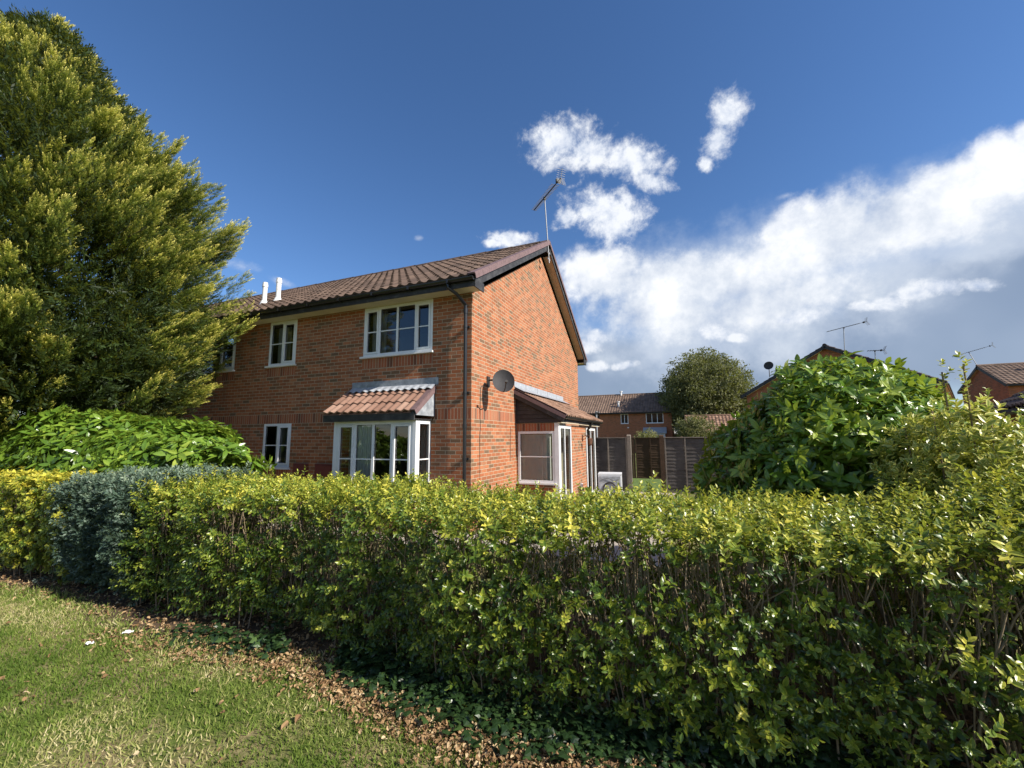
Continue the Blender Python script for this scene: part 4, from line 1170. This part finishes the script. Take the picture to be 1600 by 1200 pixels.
def curled(L, W, seed):
    r = np.random.default_rng(seed); V, T, rim = leaf(L, W, r.uniform(-.6, .9), r.uniform(-.5, .5)); V = V.copy()
    V[:, 2] += r.normal(0, .003, len(V)); return V, T, rim, np.zeros(len(V))
def litter():
    r = np.random.default_rng(402)
    TP_ = [curled(r.uniform(.022, .055), r.uniform(.013, .032), s) for s in range(10)]
    def put(n, x0, x1, yc, ys, zmax, name, label, sc=(.6, 1.2), dens=None):
        x = r.uniform(x0, x1, n); y = yc + .12 * np.sin(x * 1.7) + r.normal(0, ys, n)
        p = np.stack([x, y, 0 * x], 1)
        if dens is not None:
            ok = r.uniform(0, 1, n) < dens(x, y); x, y, p = x[ok], y[ok], p[ok]
        n = len(x); p[:, 2] = .008 + r.uniform(0, zmax, n)
        D = np.stack([r.normal(size=n), r.normal(size=n), r.normal(0, .25, n)], 1)
        V, T, rim, tt = scatter(TP_, r.integers(0, 10, n), p, rot_to(D, r.normal(0, .35, n)), r.uniform(*sc, n), r.normal(.55, .25, n))
        o = tri_mesh(name, V, T, M['dead_leaf'], None, {'tint': tt, 'rim': rim}); tag(o, label, 'leaf litter', kind='stuff')
    put(12500, -1.2, 4.4, -4.68, .11, .03, 'leaf_litter', 'dry orange-brown fallen leaves along the hedge foot', sc=(.45, .95), dens=lambda x, y: np.clip((x + .6) / 2.4, .12, 1) * (y > -5.2))
    put(9000, -7.5, 5.6, -4.2, .35, .02, 'leaf_litter', 'dull brown leaf litter and twigs under the hedge', sc=(.5, 1.1), dens=lambda x, y: (y < -3.2) * (y > -4.62) * .9)
    put(260, -5.5, 3.2, -5.3, .6, .035, 'leaf_litter', 'scattered tan leaves lying on the lawn', sc=(.7, 1.3), dens=lambda x, y: (y < -4.7) * 1.)
litter()
def ivy():
    r = np.random.default_rng(403)
    L = .045
    pts = [(0, 0), (.45, -.02), (.38, .30), (.62, .42), (.30, .58), (0, 1.0)]
    V = [[0, .3, .06]] + [[x, y, -.05 * abs(x)] for x, y in pts] + [[-x, y, -.05 * abs(x)] for x, y in reversed(pts[1:-1])]
    V = np.array(V) * L; k = len(V) - 1
    T = np.array([[0, i + 1, (i + 1) % k + 1] for i in range(k)]); rim = np.ones(len(V)); rim[0] = 0
    TPL = [(V * s, T, rim, np.zeros(len(V))) for s in (.7, .9, 1.1, 1.3)]
    n = 15000; x = r.uniform(-.6, 6.2, n); y = -4.40 + .10 * np.sin(x * 1.7 + .3) + r.normal(0, .15, n)
    pp = np.stack([x, y, 0 * x], 1)
    ok = (noise3(pp, 1.6, 12) > -.25 - .1 * x) & (y < -3.7) & (r.uniform(0, 1, n) < np.clip((x + .8) / 2, .1, 1)) & (y > -4.72 + .12 * np.sin(x * 1.7)); x, y = x[ok], y[ok]; n = len(x)
    z = .015 + r.uniform(0, 1, n) ** 1.5 * (.05 + .10 * np.clip((y + 4.6) / .3, 0, 1))
    D = np.stack([r.normal(0, .6, n), -1 + r.normal(0, .6, n), r.normal(-.1, .3, n)], 1)
    Vv, Tt, rr, tt = scatter(TPL, r.integers(0, 4, n), np.stack([x, y, z], 1), rot_to(D, r.normal(0, .4, n)), r.uniform(.7, 1.2, n), r.normal(.45, .22, n))
    o = tri_mesh('ivy', Vv, Tt, M['leaf_ivy'], None, {'tint': tt, 'rim': rr}); tag(o, 'dark ivy ground cover spilling from under the green hedge', 'ivy', kind='stuff')
ivy()
# ------------------------------------------------------------------ neighbouring houses
def simple_house(name, label, loc, rz, L, D, ze, pitch, tile, wins=(), w=.3, wall='brick_far', over=.3, cat='house', trim='blackwood', gable_over=.18, verge='blackwood', soffit='soffit_brown', ns=5, doors=()):
    root = tag(empty(name, loc, rz), label, cat)
    tp = math.tan(R(pitch)); zr = ze + D / 2 * tp
    m = MB()
    holes = [wn[:4] for wn in wins]
    wall_rect(m, 1, 0, -L, 0, -.4, ze, holes, [], .07, 1)
    wall_rect(m, 1, D, -L, 0, -.4, ze, [], [], .07, -1)
    for x in (0, -L):
        wall_rect(m, 0, x, 0, D, -.4, ze, [], [], .07, -1)
        m.face([(x, 0, ze), (x, D, ze), (x, D / 2, zr)], 0, [(0, ze), (D, ze), (D / 2, zr)])
    m.build('brick_wall', [M[wall], M['soldier']], root)
    if wins:
        m = MB(); m.box(-L + .1, -.1, 1.6, 1.65, 0, ze - .1); m.build('interior_wall', M['interior'], root)
    for wn in wins:
        window(root, *wn[:4], .03, [(1, 'f')] * wn[4], mat=M[wn[5]] if len(wn) > 5 else None, frame=.07, mull=.07, bar=False)
    x0, x1 = -L - gable_over, gable_over
    for s in (-1, 1):
        O = (x0, -over, ze + .12 - over * tp) if s < 0 else (x1, D + over, ze + .12 - over * tp)
        S = Vector((0, D / 2 + over, (D / 2 + over) * tp)) if s < 0 else Vector((0, -(D / 2 + over), (D / 2 + over) * tp))
        tile_roof('tiled_roof', M[tile], root, O, (1 if s < 0 else -1, 0, 0), S, x1 - x0, S.length, w=w, course=.36, amp=.05, ns=ns, jitter=.005, thick=.035)
    m = MB(); zt = zr + .14
    m.tube([(x0, D / 2, zt - .02), (x1, D / 2, zt - .02)], .12, 10); m.build('ridge', M[tile], root)
    for x in (x0, x1):
        for s in (-1, 1):
            S = Vector((0, -s * (D / 2 + over), (D / 2 + over) * tp)); n = S.normalized(); N = Vector((0, n.z * s, abs(n.y)))
            c = Vector((x, D / 2 + s * (D / 2 + over), ze + .12 - over * tp)) + S / 2
            b = MB(); b.obox(c - N * .09, (.015, 0, 0), n * (S.length / 2), N * .10); b.build('bargeboard', M[verge], root)
            if gable_over > .1:
                b = MB(); xs = x - math.copysign(gable_over / 2, x + L / 2); b.obox(Vector((xs, c.y, c.z)) - N * .17, (gable_over / 2 - .01, 0, 0), n * (S.length / 2 - .3), N * .006); b.build('verge_soffit', M[soffit], root)
    for y, s in ((-over + .02, 1), (D + over - .02, -1)):
        m = MB(); m.box(x0 + .02, x1 - .02, y, y + .02 * s, ze - .16, ze + .10 - over * tp); m.build('fascia', M[trim], root)
        m = MB(); m.box(x0 + .02, x1 - .02, y + .021 * s, (0 if s > 0 else D), ze - .15, ze - .14); m.build('soffit', M[soffit], root)
        m = MB(); gutter(m, x0 + .02, x1 - .02, y - .06 * s, ze + .02 - over * tp, .06, 6); m.build('gutter', M['black'], root)
    return root

hf = simple_house('brick_house', 'far two-storey brick house with brown tiled roof and bay, beyond the garden fence', (2.45, 43, -.15), 0, 17, 8.4, 4.72, 29, 'tile_far',
    [(-2.75, -.88, 3.42, 4.58, 3), (-5.55, -4.70, 3.42, 4.55, 2), (-9.3, -8.0, 3.30, 4.5, 2, 'cable'), (-2.6, -1.0, .9, 2.0, 3), (-12.5, -11.3, 3.4, 4.55, 2)])
m = MB()
for (x, y, h, r) in ((-5.9, 42.9 - 43 + 1.2, .55, .10), (-5.95, 4.05, .45, .11)):
    z = 4.84 + y * math.tan(R(29)); m.tube([(x, y, z - .1), (x, y, z + h)], r, 8); m.tube([(x, y, z + h), (x, y, z + h + .1)], r + .08, 8)
    m.build('flue_pipe', M['flue'], hf); m = MB()
m = MB(); m.prism([(-.75, 2.35), (-.75, 2.25), (0, 2.25), (0, 2.95)], -3.1, -.6, 0); m.build('bay_roof', M['leadwhite'], hf)
m = MB(); m.box(-2.95, -.75, -.55, -.002, -.4, 2.24); m.build('bay_window', M['white'], hf)
m = MB(); m.box(-2.75, -2.1, -.56, -.551, 1.0, 2.1); m.box(-1.6, -.95, -.56, -.551, 1.0, 2.1); m.build('pane', M['glass'], hf)
m = MB(); m.box(.02, 1.5, 1.2, 5.0, -.4, 2.2); m.build('lean_to', M['brick_far'], hf)
m = MB(); m.prism([(.0, 3.05), (0, 2.9), (1.7, 2.15), (1.75, 2.25)], 1.0, 5.2, 1); m.build('lean_to_roof', M['blackwood'], hf)
m = MB(); m.obox((-4.75, -.05, 2.95), (.09, 0, 0), (0, .05, 0), (0, 0, .06)); m.build('alarm_box', M['white'], hf)

hr = simple_house('brick_house', 'brick house gable with dark tiled verge and television aerial behind the laurel bush', (8.01, 27.37, 0), R(-115), 14, 9.8, 4.68, 29.0, 'tile_dark', (), over=.32, gable_over=.28, verge='blackwood', soffit='soffit')
def loc_of(root, p):
    from mathutils import Matrix
    mt = Matrix.Translation(root.location) @ Matrix.Rotation(root.rotation_euler.z, 4, 'Z')
    return mt.inverted() @ Vector(p)
b = loc_of(hr, (13.26, 24.75, 6.7)); t = loc_of(hr, (13.34, 24.70, 8.5))
aerial(hr, b, t, (loc_of(hr, (14.34, 24.9, 8.74)) - t), L=2.3, n=22, es=.13, ell=.010, r=.024)
b = loc_of(hr, (14.54, 24.15, 5.8)); t = loc_of(hr, (14.56, 24.1, 6.8))
aerial(hr, b, t, (loc_of(hr, (15.2, 24.1, 6.78)) - t), L=.8, n=6, es=.16, ell=.012, r=.022)
# small round dish on the far-left verge
m = MB(); c = loc_of(hr, (9.42, 26.6, 6.62)); n0 = Vector((.9, .1, .2)).normalized(); a0 = n0.cross(Vector((0, 0, 1))).normalized(); b0 = a0.cross(n0)
for k in range(18):
    P = lambda k_, q: c + (a0 * math.cos(k_ * math.pi / 9) + b0 * math.sin(k_ * math.pi / 9)) * q + n0 * (.08 * (q / .3) ** 2)
    m.face([c, P(k, .15), P(k + 1, .15)]); m.face([P(k, .15), P(k, .3), P(k + 1, .3), P(k + 1, .15)])
dd = m.build('satellite_dish', M['dish'], hr)
m = MB(); m.tube([c, c + Vector((0, 0, -.35)), c + Vector((0, 0, -.8))], .025, 6); m.build('mast', M['cable'], dd)

h4 = simple_house('brick_house', 'distant brick house with brown tiled roof seen above the variegated shrub', (38, 35.3, .0), 0, 12, 5.6, 5.45, 31, 'tile_far', (), over=.25, gable_over=.2, verge='blackwood')
b = loc_of(h4, (26.0, 38.2, 7.0)); t = loc_of(h4, (25.7, 38.6, 8.5))
aerial(h4, b, t, Vector((.75, -.55, .22)), L=2.4, n=18, es=.14, ell=.014, r=.028)
m = MB(); m.tube([(-9.7, 1.7, 6.2), (-9.7, 1.7, 7.15)], .10, 8); m.tube([(-9.7, 1.7, 7.1), (-9.7, 1.7, 7.2)], .17, 8); m.build('flue_pipe', M['flue'], h4)

simple_house('garage', 'single-storey garage with dark brown tiled roof at the right edge behind the variegated shrub', (9.15, .15, 0), R(-90 - 15.6), 8, 5.2, 2.35, 30, 'tile_dark', (), over=.25, gable_over=.12, cat='garage', w=.3)
simple_house('garage', 'low garage with reddish tiled roof below the big rounded tree', (8.6, 37.3, 0), 0, 4.7, 5.4, 2.15, 30, 'tile_old', (), over=.2, gable_over=.12, cat='garage')

# ------------------------------------------------------------------ fences
def panel(label, x, y, H, matb, matp, group=None, seed=0, W=1.80):
    rr = random.Random(seed)
    root = tag(empty('garden_fence', (x, y, 0)), label, 'fence', group)
    b = MB(); z = .05; i = 0
    while z < H - .10:
        h = rr.uniform(.115, .135); w0 = rr.uniform(-.004, .004)
        n = 8; xs = [W * k / n for k in range(n + 1)]; lo = [z + rr.uniform(-.012, .012) for _ in xs]
        for k in range(n):
            q = [(xs[k], -.018 + w0, lo[k]), (xs[k + 1], -.018 + w0, lo[k + 1]), (xs[k + 1], .0, min(H, lo[k + 1] + h + .02)), (xs[k], .0, min(H, lo[k] + h + .02))]
            b.face(q, 0, [(p[0], p[2] + i * .37) for p in q])
            q2 = [(p[0], p[1] + .008, p[2]) for p in q]; b.face(list(reversed(q2)), 0, [(p[0], p[2]) for p in q2])
            b.face([q[0], q2[0], q2[1], q[1]], 0)
        z += h - .022; i += 1
    b.build('boards', M[matb], root)
    for k in range(4):
        c = MB(); xx = .02 + (W - .04) * k / 3; c.box(xx - .02, xx + .02, -.045, -.021, .03, H - .02); c.build('batten', M[matp], root)
    c = MB(); c.box(-.005, W + .005, -.05, .02, H - .018, H + .012); c.build('capping_rail', M[matp], root)
    c = MB(); c.box(0, W, -.03, .012, .0, .045); c.build('gravel_board', M[matp], root)
    return root
def post(label, x, y, H, mat, group=None, name='fence_post', wd=.10):
    m = MB(); m.box(-wd / 2, wd / 2, -wd / 2, wd / 2, -.1, H); m.prism([(-wd / 2, H + .001), (wd / 2, H + .001), (0, H + .035)], -wd / 2, wd / 2, 0)
    o = m.build(name, M[mat]); o.location = (x, y, 0); return tag(o, label, 'post', group)
YF = 7.15
panel('grey weathered lapped fence panel between the brick extension and the grey gatepost', .17, YF, 1.72, 'fence', 'fence_post', seed=1)
post('thick pale grey wooden gatepost right of the washing machine', 2.04, YF, 1.78, 'fence_post', wd=.12)
post('dark brown gatepost on the right side of the garden opening', 3.05, YF, 1.76, 'fence_brown', wd=.13)
panel('grey weathered lapped fence panel immediately right of the brown gatepost', 3.13, YF, 1.72, 'fence', 'fence_post', seed=2)
x = 4.97
for i in range(4):
    post('grey fence post hidden among panels behind the laurel bush', x + .04, YF, 1.72, 'fence_post', group='fence posts behind the laurel', wd=.08)
    panel('grey lapped fence panel screened by the laurel bush', x + .09, YF, 1.72, 'fence', 'fence_post', group='fence panels behind the laurel', seed=3 + i)
    x += 1.93
x = -4.0
for i in range(6):
    panel('brown lapped fence panel at the back of the lawn, seen through the opening', x, 11.7, 1.70, 'fence_brown', 'fence_brown', group='brown panels at the back of the lawn', seed=13 + i)
    post('brown fence post between panels at the back of the lawn', x + 1.85, 11.7, 1.72, 'fence_brown', group='brown posts at the back of the lawn', wd=.08)
    x += 1.92
m = MB(); m.tube([(0, 0, -.1), (0, 0, 2.78)], .035, 10); m.tube([(0, 0, 2.78), (0, 0, 2.84)], [.055, .05], 10); m.obox((.05, -.03, 2.80), (.10, 0, 0), (0, .05, 0), (0, 0, .02))
o = m.build('garden_pole', M['galv']); o.location = (.26, 11.0, 0); tag(o, 'slim pale metal pole standing behind the extension roof', 'pole')
def mat_lawn():
    m, nt, b = new_mat('back_lawn'); tc = nt.new('ShaderNodeTexCoord').outputs['Object']
    nt.lk(nt.ramp(nt.noise(tc, 9, 7, .8), [(.35, (.03, .07, .012)), (.65, (.15, .22, .04))]), b.inputs['Base Color']); b.inputs['Roughness'].default_value = 1
    nt.lk(nt.bump(nt.noise(tc, 60, 4), .6, .02), b.inputs['Normal']); return m
m = MB(); m.face([(-6, 7.3, .01), (8, 7.3, .01), (8, 11.6, .01), (-6, 11.6, .01)]); tag(m.build('lawn', mat_lawn()), kind='structure')

# ------------------------------------------------------------------ washing machine left by the fence
M['film'] = mat_basic('grey_plastic_film', (.34, .35, .37), .28, .35, 7, bump=.8, dirt=(.12, .12, .13), dirtscale=9, dirtamt=.7)
wm = tag(empty('washing_machine', (1.86, 4.35, 0), R(7)), 'old white washing machine standing outside against the grey fence panel', 'washing machine')
m = MB(); m.box(-.295, .295, -.27, .27, .02, .765); m.build('body', M['white'], wm)
m = MB(); m.box(-.30, .30, -.275, .28, .767, .80); m.build('worktop', M['white'], wm)
m = MB(); m.box(-.262, .262, -.281, -.272, .06, .735); m.build('front_panel', M['film'], wm)
m = MB()
for i in range(24):
    a0, a1 = 2 * math.pi * i / 24, 2 * math.pi * (i + 1) / 24
    P = lambda a, r, y: (r * math.cos(a), y, .40 + r * math.sin(a))
    m.face([P(a0, .155, -.283), P(a1, .155, -.283), P(a1, .175, -.30), P(a0, .175, -.30)]); m.face([P(a0, .175, -.30), P(a1, .175, -.30), P(a1, .195, -.282), P(a0, .195, -.282)])
m.build('drum_rim', M['cable'], wm)
for i in range(2):
    m = MB(); m.tube([(-.22, -.281 - .012, .64 - i * .5), (-.05, -.30, .69 - i * .48), (.12, -.295, .60 - i * .4), (.22, -.29, .66 - i * .5)], .006, 6); m.build('hose', M['cable'], wm)

# two scraps of litter on the lawn
M['paper'] = mat_basic('white_paper', (.8, .8, .8), .8, .03, 5)
for (x, y, s, a, lb) in ((-.97, -4.73, .035, .4, 'crumpled white paper scrap on the lawn nearest the hedge foot'), (-1.03, -4.97, .026, 1.3, 'small white paper scrap lying further out on the grass')):
    m = MB(); n = 4; rr = random.Random(int(x * -100))
    H = [[.02 + rr.uniform(0, .02) for _ in range(n + 1)] for _ in range(n + 1)]
    for i in range(n):
        for j in range(n):
            m.face([((i - 2) * s / 2, (j - 2) * s / 3, H[i][j]), ((i - 1) * s / 2, (j - 2) * s / 3, H[i + 1][j]), ((i - 1) * s / 2, (j - 1) * s / 3, H[i + 1][j + 1]), ((i - 2) * s / 2, (j - 1) * s / 3, H[i][j + 1])], 0)
    o = m.build('paper_scrap', M['paper']); o.location = (x, y, 0); o.rotation_euler.z = a; tag(o, lb, 'litter')
# ------------------------------------------------------------------ camera
cam_d = bpy.data.cameras.new('camera'); cam = bpy.data.objects.new('camera', cam_d); COL.objects.link(cam)
scene.camera = cam
cam_d.sensor_fit = 'HORIZONTAL'; cam_d.sensor_width = 36; cam_d.lens = 657.778 / 1600 * 36
cam_d.clip_start = .05; cam_d.clip_end = 5000
pit, roll, yaw = .1267, -.006, -.3877
Cpos = Vector((3.7639, -7.1539, 1.7413))
F_ = Vector((math.sin(yaw) * math.cos(pit), math.cos(yaw) * math.cos(pit), math.sin(pit)))
R_ = Vector((math.cos(yaw), -math.sin(yaw), 0)); U_ = R_.cross(F_)
R2 = R_ * math.cos(roll) + U_ * math.sin(roll); U2 = U_ * math.cos(roll) - R_ * math.sin(roll)
from mathutils import Matrix
cam.matrix_world = Matrix(((R2.x, U2.x, -F_.x, Cpos.x), (R2.y, U2.y, -F_.y, Cpos.y), (R2.z, U2.z, -F_.z, Cpos.z), (0, 0, 0, 1)))

# ------------------------------------------------------------------ light
SUN = Vector((1, -.10, .70)).normalized()
sd = bpy.data.lights.new('sun', 'SUN'); so = bpy.data.objects.new('sun', sd); COL.objects.link(so)
sd.energy = 5; sd.angle = R(.53); sd.color = (1, .93, .82)
so.rotation_euler = SUN.to_track_quat('Z', 'Y').to_euler()
so.location = (10, -6, 14)
world = bpy.data.worlds.new('World'); scene.world = world; world.use_nodes = True
nt = NT(world.node_tree); nt.n.clear()
out = nt.new('ShaderNodeOutputWorld'); bg = nt.new('ShaderNodeBackground'); nt.lk(bg.outputs[0], out.inputs[0])
sky = nt.new('ShaderNodeTexSky'); sky.sky_type = 'NISHITA'; sky.sun_disc = False
sky.sun_elevation = math.asin(SUN.z); sky.sun_rotation = math.atan2(SUN.x, SUN.y)
sky.altitude = 50; sky.air_density = 1.0; sky.dust_density = .2; sky.ozone_density = 3.5
bg.inputs[1].default_value = .075
world.cycles.sampling_method = 'MANUAL'; world.cycles.sample_map_resolution = 512
CK = .78
CLOUDS = {
    'SMALL': [
        ((9.211, 1.458, 1.285), (-1.443, 10.162, -13.577)),
        ((10.895, 2.315, -0.318), (-4.702, 11.230, -16.581)),
        ((9.496, 2.184, -1.969), (-7.129, 9.547, -15.046)),
        ((15.534, 3.593, -4.678), (-17.592, 18.322, -31.379)),
        ((8.044, 2.016, -1.363), (-5.185, 6.938, -13.899)),
        ((12.671, 1.936, -0.457), (-3.403, 8.052, -16.658)),
        ((20.061, 1.651, 6.141), (4.778, 17.885, -29.688)),
        ((20.815, 2.849, -7.468), (-9.870, 11.014, -13.348)),
        ((24.121, 5.645, -12.177), (-11.476, 9.889, -12.937)),
        ((40.214, 12.649, -25.237), (-28.494, 20.045, -28.641)),
        ((13.640, 5.654, -0.079), (-6.260, 14.783, -32.593)),
        ((29.665, 13.737, -0.006), (-11.630, 27.447, -61.789)),
    ],
    'BANK': [
        ((12.804, -5.347, 0.439), (0.326, 6.900, -16.447)),
        ((13.408, -6.967, 1.111), (2.061, 6.154, -15.697)),
        ((14.706, -9.118, 1.878), (3.701, 4.726, -14.332)),
        ((44.607, -24.184, -5.195), (-9.093, 21.738, -30.597)),
        ((9.386, -3.685, 1.037), (2.374, 5.335, -15.731)),
        ((6.519, -3.075, 0.517), (1.845, 5.135, -14.626)),
        ((6.797, -3.103, 2.875), (6.586, 2.186, -10.156)),
        ((10.907, -5.036, 5.728), (14.199, 4.895, -18.343)),
        ((4.567, -1.116, 1.172), (3.467, 3.239, -11.044)),
        ((4.047, -0.118, 0.293), (0.080, 4.271, -12.162)),
        ((7.223, 1.317, -0.236), (-1.809, 4.239, -11.551)),
        ((4.584, -0.887, 0.705), (2.323, 3.045, -12.481)),
        ((4.725, 0.194, -0.232), (-1.415, 3.277, -11.547)),
    ],
    'LOW': [
        ((18.512, -7.882, -1.907), (-7.061, 16.494, -48.356)),
        ((21.090, -8.814, 0.139), (2.554, 13.393, -54.244)),
        ((24.562, -11.725, -2.676), (-9.130, 21.330, -62.258)),
        ((24.693, -9.009, -0.654), (-0.773, 13.434, -52.381)),
        ((33.452, -11.083, -0.719), (-1.058, 18.332, -71.452)),
        ((20.945, -4.534, -1.650), (-5.542, 12.798, -47.333)),
        ((36.286, -6.789, -2.736), (-9.234, 21.283, -81.404)),
        ((21.461, -0.575, -4.007), (-12.002, 11.093, -45.661)),
        ((32.982, -3.222, -2.146), (-7.475, 17.048, -77.476)),
        ((21.467, 5.155, -4.441), (-10.918, 7.403, -38.973)),
        ((23.758, 5.049, -0.693), (-3.550, 8.050, -39.766)),
        ((24.867, 2.566, 3.220), (7.884, 12.717, -70.611)),
        ((28.764, 5.460, -0.915), (-4.346, 9.639, -62.411)),
    ],
    'VEIL': [
        ((2.805, -0.268, 0.171), (0.163, 1.306, -4.685)),
        ((3.714, -1.485, 0.569), (1.529, 1.739, -6.433)),
        ((4.874, 0.008, -0.261), (-0.628, 1.438, -6.201)),
        ((8.601, -4.933, 0.612), (1.971, 3.577, -11.919)),
        ((6.123, -2.984, -0.032), (0.135, 6.175, -17.724)),
    ],
    'GREY': [
        ((3.675, -1.710, -0.152), (0.038, 1.379, -6.725)),
        ((2.593, -0.421, -0.070), (-0.066, 0.969, -6.522)),
        ((2.358, 0.226, -0.101), (-0.392, 0.843, -7.292)),
        ((6.379, -3.847, 0.003), (0.631, 1.044, -5.705)),
    ],
    'WISP': [
        ((7.536, 12.200, -1.481), (-14.454, 7.910, -46.236)),
        ((13.277, 19.976, -5.701), (-31.029, 1.320, -75.093)),
        ((50.626, 34.911, 1.316), (-18.355, 43.357, -94.934)),
        ((33.216, -9.794, 4.376), (9.028, 45.769, -93.950)),
        ((35.988, -23.259, 24.630), (26.697, 3.353, -23.138)),
    ],
}

tcn = nt.new('ShaderNodeTexCoord'); d = tcn.outputs['Generated']
hs = nt.new('ShaderNodeHueSaturation'); hs.inputs['Saturation'].default_value = 1.14; hs.inputs['Value'].default_value = 1.0; nt.lk(sky.outputs[0], hs.inputs['Color'])
base = nt.vmath('MULTIPLY', hs.outputs[0], (1.14, 1.12, 1.22))
def field(name):
    acc = None
    for A, B in CLOUDS[name]:
        c = nt.new('ShaderNodeCombineXYZ'); nt.lk(nt.vmath('DOT_PRODUCT', d, A), c.inputs[0]); nt.lk(nt.vmath('DOT_PRODUCT', d, B), c.inputs[1])
        e = nt.math('SUBTRACT', 1., nt.vmath('LENGTH', c.outputs[0]))
        acc = e if acc is None else nt.math('MAXIMUM', acc, e)
    return acc
front = nt.maprange(nt.vmath('DOT_PRODUCT', d, (-.378, .926, 0.)), -.1, .1)
n_big = nt.noise(d, 8, 7, .62); n_fine = nt.noise(d, 18, 7, .66, distortion=.25); n_soft = nt.noise(d, 4, 3, .5)
def layer(col, name, amp, nz, lo, hi, colour, opacity=1.):
    f = nt.math('ADD', field(name), nt.math('MULTIPLY', nt.math('SUBTRACT', nz, .5), amp))
    m_ = nt.math('MULTIPLY', nt.math('MULTIPLY', nt.maprange(f, lo, hi, smooth=True), opacity), front)
    return nt.mix(m_, col, colour)
K = 10.
def kc(c, k=1.): return tuple(x * K * k for x in c)
n_mix = nt.math('ADD', nt.math('MULTIPLY', n_big, .55), nt.math('MULTIPLY', n_fine, .45))
n_vf = nt.noise(d, 42, 6, .65); n_sm = nt.math('ADD', nt.math('MULTIPLY', n_fine, .65), nt.math('MULTIPLY', n_vf, .35))
gcol = nt.ramp(n_soft, [(.3, (.22, .30, .44)), (.7, (.36, .44, .58))]); gcol = nt.vmath('MULTIPLY', gcol, (K * CK, K * CK, K * CK))
vcol = nt.ramp(n_big, [(.3, (.52, .62, .80)), (.7, (.78, .85, .95))]); vcol = nt.vmath('MULTIPLY', vcol, (K * CK,) * 3)
wcol = nt.ramp(n_big, [(.32, (.50, .59, .76)), (.5, (.84, .89, .97)), (.64, (1.12, 1.13, 1.15))]); wcol = nt.vmath('MULTIPLY', wcol, (K * CK,) * 3)
scol = nt.ramp(n_sm, [(.36, (.50, .60, .80)), (.58, (1.0, 1.03, 1.08))]); scol = nt.vmath('MULTIPLY', scol, (K * CK,) * 3)
c_ = layer(base, 'GREY', .5, n_soft, .0, .45, gcol, .92)
c_ = layer(c_, 'VEIL', 1.0, n_big, .0, .65, vcol, .80)
c_ = layer(c_, 'BANK', 2.1, n_mix, .06, .66, wcol, .88)
c_ = layer(c_, 'LOW', 1.9, n_sm, .1, .7, scol, .85)
c_ = layer(c_, 'SMALL', 2.3, n_sm, .08, .80, scol, .97)
c_ = layer(c_, 'WISP', 2.0, n_sm, .2, 1.3, scol, .4)
# scattered cumulus on the rest of the sky (seen only in reflections)
sep = nt.new('ShaderNodeSeparateXYZ'); nt.lk(d, sep.inputs[0])
bk = nt.maprange(nt.noise(d, 3.2, 7, .6), .50, .64, smooth=True)
bk = nt.math('MULTIPLY', nt.math('MULTIPLY', bk, nt.math('SUBTRACT', 1., front)), nt.maprange(sep.outputs[2], .02, .15))
CLOUD_OUT = nt.mix(bk, c_, (.8 * K * CK, .84 * K * CK, .9 * K * CK))

nt.lk(CLOUD_OUT if 'CLOUD_OUT' in globals() else sky.outputs[0], bg.inputs[0])

scene.view_settings.view_transform = 'Standard'; scene.view_settings.look = 'None'
scene.view_settings.exposure = .75; scene.view_settings.gamma = 1
scene.render.engine = 'CYCLES'
cy = scene.cycles
cy.use_denoising = True; cy.max_bounces = 6; cy.diffuse_bounces = 3; cy.glossy_bounces = 3; cy.transmission_bounces = 4; cy.transparent_max_bounces = 8
cy.use_adaptive_sampling = True; cy.adaptive_threshold = .01
scene.render.use_persistent_data = False
